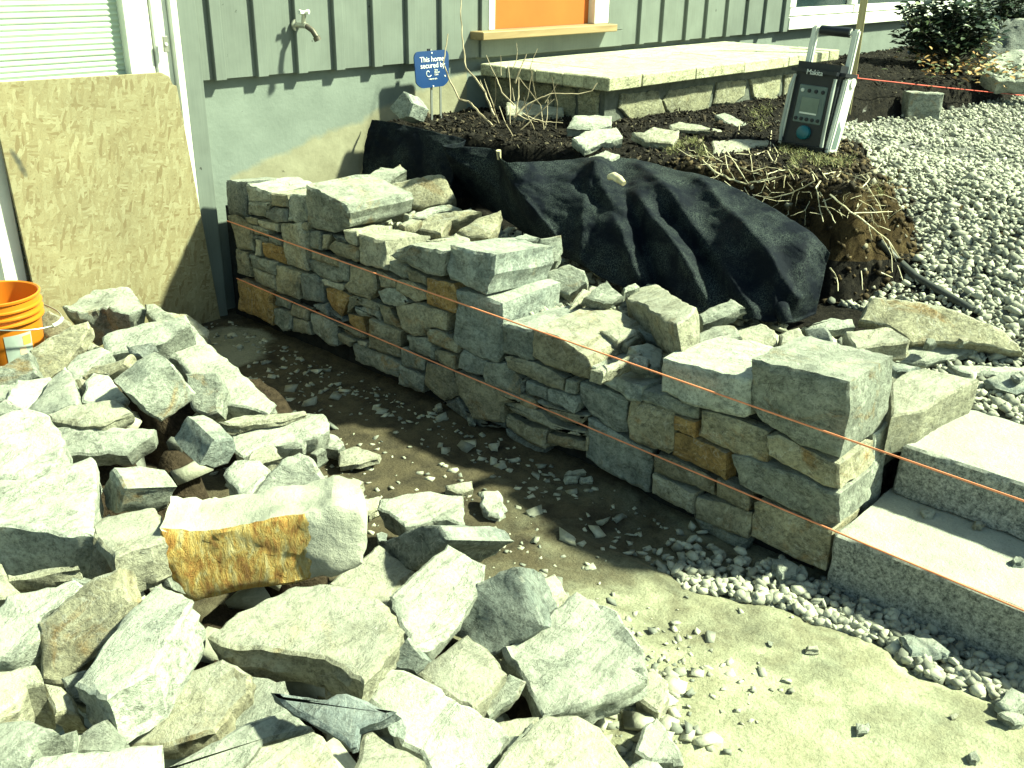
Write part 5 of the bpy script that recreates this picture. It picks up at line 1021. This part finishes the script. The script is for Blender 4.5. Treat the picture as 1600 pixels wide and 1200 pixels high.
def leaves(name, pts, L, W, mat, parent=None, up=.3, seed=1, droop=.3):
    r = random.Random(seed); mb = MB()
    for p in pts:
        a = r.uniform(0, 6.28); d = Vector((math.cos(a), math.sin(a), r.uniform(-droop, up+.3))).normalized(); s = d.cross(Vector((r.uniform(-.5, .5), r.uniform(-.5, .5), 1))).normalized(); nn = s.cross(d)
        l = L*r.uniform(.7, 1.25); w_ = W*r.uniform(.8, 1.2); b0 = len(mb.v)
        mb.v += [p, p+d*l*.35+s*w_*.5+nn*w_*.15, p+d*l*.75+s*w_*.42+nn*w_*.1, p+d*l-nn*l*.1, p+d*l*.75-s*w_*.42+nn*w_*.1, p+d*l*.35-s*w_*.5+nn*w_*.15, p+d*l*.55-nn*w_*.05]
        mb.f += [(b0, b0+1, b0+6), (b0+1, b0+2, b0+6), (b0+2, b0+3, b0+6), (b0+3, b0+4, b0+6), (b0+4, b0+5, b0+6), (b0+5, b0, b0+6)]
    me = mesh(name, mb.v, mb.f); return put(name, me, mat, parent, smooth=180)
M_LEAF = leaf_mat('dark_evergreen_leaf', [(0, (.012, .022, .016)), (.6, (.03, .05, .03)), (.9, (.07, .10, .05)), (1, (.2, .22, .12))], .35)
def bush(base, pxs, n, label, seed, L=.075, W=.036, name='evergreen_shrub'):
    root = empty(name, base, label, 'shrub'); r = random.Random(seed); tips = []; st = MB()
    for k in range(n):
        px, py = r.choice(pxs); px += r.uniform(-16, 16); py += r.uniform(-10, 10)
        tip = vplane(base, px, py, r.uniform(-.22, .22)); mid = base.lerp(tip, .5)+Vector((r.uniform(-.06, .06), r.uniform(-.06, .06), -.03+r.uniform(0, .05)))
        twig(st, [base+Vector((r.uniform(-.05, .05), r.uniform(-.05, .05), -.02)), mid, tip], .006, .002, 5)
        for j in range(26):
            f = r.uniform(.35, 1.05) ** .6; q_ = (base.lerp(mid, f*2) if f < .5 else mid.lerp(tip, f*2-1)); tips.append(q_+Vector((r.gauss(0, .035), r.gauss(0, .035), r.gauss(0, .03))))
    st.build('stems', M_TWIG if False else plain('dark_stem', (.05, .045, .035), .8), root, smooth=60)
    leaves('foliage', tips, L, W, M_LEAF, root, seed=seed)
b0_ = at(1482, 100, z=.85)
bush(b0_, [(1420,20),(1440,45),(1430,65),(1460,5),(1480,30),(1500,15),(1520,40),(1540,20),(1550,50),(1470,55),(1510,60),(1450,-10),(1530,-5),(1490,-15),(1425,5),(1408,12),(1412,48)], 70, 'dark broadleaf evergreen shrub in front of the right window', 11)
b1_ = at(1575, 75, z=.9)
bush(b1_, [(1560,10),(1580,-10),(1600,15),(1590,-30),(1570,25)], 24, 'dark evergreen shrub at the right edge behind the boulders', 12)
r = random.Random(9); pts = []
for k in range(420):
    px = r.uniform(1438, 1590); py = 104+r.gauss(0, 10)+(.05*(px-1500)); p = at(px, py, z=.86); pts.append(Vector((p.x+r.gauss(0, .08), p.y+r.gauss(0, .08), .84+abs(r.gauss(0, .06)))))
gc = leaves('groundcover_plant', pts, .05, .028, leaf_mat('tan_and_green_leaf', [(0, (.05, .07, .03)), (.45, (.10, .12, .05)), (.6, (.30, .16, .05)), (1, (.42, .27, .10))]), seed=3)
gc['kind'] = 'stuff'; tag(gc, 'low plant with orange brown leaves at the foot of the evergreen shrub', 'plant')
def needles(pxs, label, seed, n=700, nm='conifer_sprig', kind=None):
    r = random.Random(seed); mb = MB()
    for k in range(n):
        px, py = r.choice(pxs); p = hug(px+r.gauss(0, 7), py+r.gauss(0, 5), .03+r.random()*.07); a = r.uniform(0, 6.28); d = Vector((math.cos(a), math.sin(a), r.uniform(.0, 1.0))).normalized()*r.uniform(.012, .032); s = d.cross(UP).normalized()*.0016
        b0 = len(mb.v); mb.v += [p-s, p+s, p+d]; mb.f.append((b0, b0+1, b0+2))
    me = mesh('conifer_sprig', mb.v, mb.f); return tag(put(nm, me, leaf_mat('conifer_needles', [(0, (.05, .06, .02)), (.5, (.13, .14, .04)), (1, (.26, .23, .10))], .7)), label, 'moss' if kind else 'sprig', None, kind)
needles([(1180,178),(1195,172),(1190,195),(1185,185)], 'small conifer sprig standing left of the radio', 21, 500)
needles([(1235,225),(1245,245),(1255,235),(1240,262),(1225,232)], 'green conifer sprig in front of the radio', 22, 800, 'conifer_twigs', 'stuff')
needles([(1290,250),(1310,252),(1330,250),(1275,248)], 'yellowish moss clump at the foot of the radio on the gravel side', 23, 700, 'moss_clump', 'stuff')
needles([(1085,222),(1065,225),(1100,240),(1050,232)], 'mossy brown clump on the bank above the fabric', 24, 700, 'moss_clump', 'stuff')
needles([(1380,290),(1385,280),(1375,300)], 'dry grass tuft at the rim of the gravel', 25, 250, 'grass_tuft', 'stuff')
# ------------------------------------------------------------------ text helper
def text(name, body, size, M_, mat, parent, align='CENTER', ext=.0006, font_scale=1.0, kind=None):
    cu = bpy.data.curves.new(name, 'FONT'); cu.body = body; cu.size = size; cu.align_x = align; cu.align_y = 'CENTER'; cu.extrude = ext; cu.resolution_u = 3
    cu.space_character = .95
    to = bpy.data.objects.new(name, cu); COL.objects.link(to); bpy.context.view_layer.update()
    me = bpy.data.meshes.new_from_object(to.evaluated_get(bpy.context.evaluated_depsgraph_get())); bpy.data.objects.remove(to); me.name = name
    if font_scale != 1: me.transform(Matrix.Diagonal((font_scale, 1, 1, 1)))
    me.materials.clear(); return put(name, me, mat, parent, M_)
# ------------------------------------------------------------------ security sign
M_BLUE = plain('blue_sign_plastic', (.004, .035, .135), .4, .5, 4, .15)
M_WP = plain('white_print', (.80, .82, .78), .5, .3)
sy = 3.86; sc = at(675.5, 108, y=sy); sw = (at(703, 105, y=sy).x-at(648.5, 110, y=sy).x); sh = (at(675, 80, y=sy).z-at(675, 137, y=sy).z)
SM = frame(sc, Vector((0.02, -1, .05)), Vector((1, .02, 0)))
sign = empty('security_sign', (sc.x, sy, .78), 'blue home security yard sign with white lettering on metal stakes', 'sign')
def rrect(w_, h_, r_, n=6):
    P_ = []
    for cx, cy, a0 in ((w_/2-r_, h_/2-r_, 0), (-w_/2+r_, h_/2-r_, 90), (-w_/2+r_, -h_/2+r_, 180), (w_/2-r_, -h_/2+r_, 270)):
        for k in range(n+1): a = math.radians(a0+90*k/n); P_.append((cx+r_*math.cos(a), cy+r_*math.sin(a)))
    return P_
sp = [(x*(1 if y > -sh*.2 else 1-.25*((-y-sh*.2)/(sh*.3))**2), y) for x, y in rrect(sw, sh, sw*.13)]
plate = MB().prism(sp, SM, -.006, 0).build('sign_plate', M_BLUE, sign)
def SMo(x, y, z=.0012): return SM @ Matrix.Translation((x, y, z))
text('lettering', 'This home', sh*.205, SMo(0, sh*.27), M_WP, sign, font_scale=1.15); text('lettering', 'secured by', sh*.205, SMo(.004, sh*.10), M_WP, sign, font_scale=1.15)
lg = MB()
for rr0, ph in ((.105, 0),):
    pts = [SM @ Vector((-sw*.12+math.cos(a)*sh*(.025+.0165*a)*1.05, -sh*.095+math.sin(a)*sh*(.025+.0165*a), .001)) for a in [k*.3 for k in range(1, 20)]]
    lg.tube(pts, sh*.011, 5)
lg.build('spiral_logo', M_WP, sign, smooth=60)
for i, s in enumerate(('Time', 'Warner', 'Cable')): text('lettering', s, sh*.07, SMo(sw*.05, -sh*(.03+.062*i)), M_WP, sign, 'LEFT')
text('lettering', '1-800-447-6870', sh*.055, SMo(0, -sh*.27), M_WP, sign)
M_MET = plain('galvanised_metal', (.35, .37, .36), .4, .5, metal=.6)
for dx in (0.0, sw*.42):
    b0 = SM @ Vector((dx, -sh*.3, -.012 if dx == 0 else -.05)); MB().box(-.006, .006, -.003, .003, .70-b0.z, (sh*.85 if dx == 0 else 0.02), Matrix.Translation(b0)).build('stake', M_MET, sign)
for x, y in ((0, sh*.44), (.0, -sh*.47), (sw*.36, -sh*.22)): MB().lathe([(.0045, 0), (.004, .003), (0, .004)], 10, SMo(x, y, 0)).build('screw', M_WP, sign, smooth=50)
MB().box(-.012, .012, -.004, .004, -.01, .022, SM @ Matrix.Translation((-.005, sh*.5, -.012)) @ Matrix.Rotation(math.pi/2, 4, 'X')).build('clip', plain('black_plastic_clip', (.02, .02, .025), .4), sign)
# ------------------------------------------------------------------ bucket
M_OR = plain('orange_bucket_plastic', (.60, .18, .012), .38, .5, 5, .1)
bc = at(-8, 458, z=.43); bz = .07; bh = .36
buc = empty('plastic_bucket', (bc.x, bc.y, bz), 'orange plastic bucket with wire handle standing behind the heap at the left edge', 'bucket')
BMx = Matrix.Translation((bc.x, bc.y, bz)); k_ = bh
MB().lathe([(.0, .004), (.118, .0), (.122, .006), (.139, k_-.095), (.1395, k_-.092), (.151, k_-.090), (.151, k_-.085), (.1415, k_-.083), (.142, k_-.068), (.152, k_-.066), (.152, k_-.061), (.1425, k_-.059), (.143, k_-.042), (.152, k_-.040), (.152, k_-.035), (.1435, k_-.033), (.144, k_-.012), (.150, k_-.008), (.151, k_), (.146, k_+.002), (.141, k_-.002), (.137, k_-.1), (.115, .012), (0, .010)], 64, BMx).build('body', M_OR, buc, smooth=40)
M_WIRE = plain('steel_wire', (.5, .52, .48), .35, .5, metal=.7)
bp = []; ang = math.atan2(TOW.y, TOW.x)
for k in range(25):
    a = math.pi*k/24; bp.append(Vector((bc.x, bc.y, bz+bh-.075))+TOW*math.cos(a)*.158+RGT*math.sin(a)*.215+UP*(-.035*math.sin(a)))
MB().tube(bp, .0028, 6).build('wire_handle', M_WIRE, buc, smooth=60)
MB().tube(bp[10:15], .0075, 10).build('hand_grip', plain('pale_grip', (.55, .55, .48), .5), buc, smooth=60)
for s in (1, -1):
    e = Vector((bc.x, bc.y, bz+bh-.075))+TOW*s*.148; MB().lathe([(0, .014), (.014, .012), (.018, 0)], 14, frame(e, TOW*s)).build('handle_ear', M_OR, buc, smooth=40)
def curved_label(a0, a1, z0, z1, mat, off, name, par):
    V_ = []; n_ = 10; r_ = lambda z: .1225+(.139-.1225)*(z/(k_-.095))+off
    for z in (z0, z1):
        for i in range(n_+1): a = a0+(a1-a0)*i/n_; V_.append((bc.x+r_(z)*math.cos(a), bc.y+r_(z)*math.sin(a), bz+z))
    return put(name, mesh(name, V_, [(i, i+1, n_+2+i, n_+1+i) for i in range(n_)]), mat, par, smooth=180)
aR = math.atan2((RGT*.75+TOW*.66).y, (RGT*.75+TOW*.66).x)
lb = curved_label(aR-.36, aR+.36, .075, .235, plain('grey_label', (.36, .42, .38), .5), .0012, 'warning_label', buc)
curved_label(aR-.02, aR+.22, .09, .15, plain('blue_print', (.03, .16, .30), .5), .002, 'label_print', lb)
curved_label(aR-.02, aR+.16, .155, .185, plain('pale_print', (.66, .50, .36), .5), .002, 'label_print', lb)
curved_label(aR+.23, aR+.34, .08, .125, plain('rust_print', (.34, .10, .03), .5), .002, 'label_print', lb)
curved_label(aR+.10, aR+.33, .19, .225, plain('amber_print', (.62, .36, .08), .5), .002, 'label_print', lb)
# ------------------------------------------------------------------ jobsite radio
rb = terr_hit(1262, 232); rb.z = max(rb.z, .70); 
dist = (rb-CAM).length; S_ = dist/FPX
RW, RH, RD = 78*S_, 118*S_, 52*S_
RZr = math.atan2(TOW.y, TOW.x)-math.radians(44)+math.pi/2
RM = Matrix.Translation(rb) @ Matrix.Rotation(RZr, 4, 'Z') @ Matrix.Rotation(math.radians(-7), 4, 'X') @ Matrix.Rotation(math.radians(1.5), 4, 'Y')       # local -Y is the front
radio = empty('jobsite_radio', rb, 'black and white jobsite radio with raised handle standing on the edge of the gravel', 'radio')
M_BLK = plain('black_rubber', (.012, .015, .022), .45, .4, 30, .2); M_RW = plain('white_plastic', (.72, .74, .68), .4, .5, 8, .1); M_PAN = plain('grey_panel', (.13, .175, .17), .5, .4); M_LCD = plain('lcd', (.15, .20, .17), .2, .5); M_TEAL = plain('teal_knob', (.01, .13, .17), .35, .5)
w_, h_, d_ = RW/2, RH, RD/2
MB().box(-w_*.86, w_*.86, -d_*.8, d_, .02*h_, h_*.95, RM).build('body', M_BLK, radio, bevel=.012, seg=3, smooth=40)
MB().box(-w_*1.08, w_*1.08, -d_*1.08, d_*1.05, h_*.80, h_*1.0, RM).build('top_bumper', M_BLK, radio, bevel=.03, seg=4, smooth=40)
MB().box(-w_*1.0, w_*1.0, -d_*1.02, d_*1.05, -.01*h_, h_*.10, RM).build('bottom_bumper', M_BLK, radio, bevel=.02, seg=4, smooth=40)
for s in (1, -1):
    MB().tube([RM @ Vector((s*w_*.80, -d_*.95, h_*.84)), RM @ Vector((s*w_*.84, -d_*1.08, h_*.70)), RM @ Vector((s*w_*.86, -d_*1.08, h_*.2)), RM @ Vector((s*w_*.84, -d_*.95, h_*.06))], .0085, 10).build('guard_bar', plain('grey_tube', (.42, .45, .42), .4), radio, smooth=60)
    sp_ = [(-d_*.9, h_*.02), (-d_*.78, h_*.02), (d_*.55, h_*.74), (d_*.6, h_*.86), (d_*.0, h_*.90), (-d_*.35, h_*.80), (-d_*.95, h_*.25)] if False else [(-d_*.62, -.005*h_), (d_*.35, -.005*h_), (d_*.60, h_*.25), (d_*.72, h_*.78), (d_*.30, h_*.88), (-d_*.30, h_*.86), (-d_*.40, h_*.55)]
    SMx = RM @ Matrix(((0, 0, 1, 0), (1, 0, 0, 0), (0, 1, 0, 0), (0, 0, 0, 1)))
    MB().prism(sp_, SMx, s*w_*.86, s*w_*1.06).build('side_panel', M_RW, radio, bevel=.006, seg=2, smooth=40)
    MB().prism([(-d_*.42, h_*.05), (d_*.12, h_*.05), (d_*.2, h_*.28), (-d_*.22, h_*.38)], SMx, s*w_*1.062, s*w_*1.075).build('speaker_grille', M_PAN, radio)
    MB().box(s*w_*.80-.016, s*w_*.80+.016, d_*.12, d_*.42, h_*.90, h_*1.42, RM).build('handle_arm', M_RW, radio, bevel=.007, seg=2, smooth=40)
    MB().tube([RM @ Vector((s*w_*1.05, d_*.3, h_*.82)), RM @ Vector((s*w_*1.12, d_*.3, h_*.82))], .022, 14).build('pivot', M_RW, radio, smooth=40)
MB().box(-w_*.80+.017, w_*.80-.017, d_*.14, d_*.40, h_*1.33, h_*1.42, RM).build('handle_bar', M_RW, radio, bevel=.008, seg=2, smooth=40)
MB().tube([RM @ Vector((-w_*.58, d_*.27, h_*1.375)), RM @ Vector((w_*.58, d_*.27, h_*1.375))], h_*.056, 16).build('grip', M_BLK, radio, smooth=40)
MB().tube([RM @ Vector((-w_*.95, d_*.5, h_*.9)), RM @ Vector((-w_*.93, d_*.5, h_*1.30))], .008, 8).build('antenna', M_BLK, radio, smooth=60)
pan = MB().box(-w_*.56, w_*.56, -d_*.86, -d_*.79, h_*.30, h_*.74, RM).build('control_panel', M_PAN, radio, bevel=.004)
MB().box(-w_*.36, w_*.36, -d_*.885, -d_*.862, h_*.40, h_*.60, RM).build('screen', M_LCD, pan, bevel=.002)
MB().box(-w_*.34, w_*.34, -d_*.895, -d_*.887, h_*.405, h_*.425, RM).build('screen_strip', M_RW, pan)
for i in range(4): MB().lathe([(.009, 0), (.008, .005), (0, .006)], 12, RM @ Matrix.Translation((-w_*.40+i*w_*.27, -d_*.862, h_*.675)) @ Matrix.Rotation(math.pi/2, 4, 'X')).build('button', M_RW if i == 0 else M_BLK, pan, smooth=40)
for i in range(5): MB().lathe([(.009, 0), (.008, .005), (0, .006)], 12, RM @ Matrix.Translation((-w_*.44+i*w_*.22, -d_*.862, h_*.345)) @ Matrix.Rotation(math.pi/2, 4, 'X')).build('button', M_BLK, pan, smooth=40)
kb = MB().lathe([(h_*.085, 0), (h_*.082, .018), (h_*.06, .024), (0, .024)], 28, RM @ Matrix.Translation((w_*.0, -d_*.80, h_*.19)) @ Matrix.Rotation(math.pi/2, 4, 'X')).build('tuning_knob', M_TEAL, radio, smooth=40)
text('brand_lettering', 'Makita', h_*.085, RM @ Matrix.Translation((0, -d_*1.085, h_*.885)) @ Matrix.Rotation(math.pi/2, 4, 'X'), M_WP, radio, ext=.001)
bpy.context.view_layer.update()
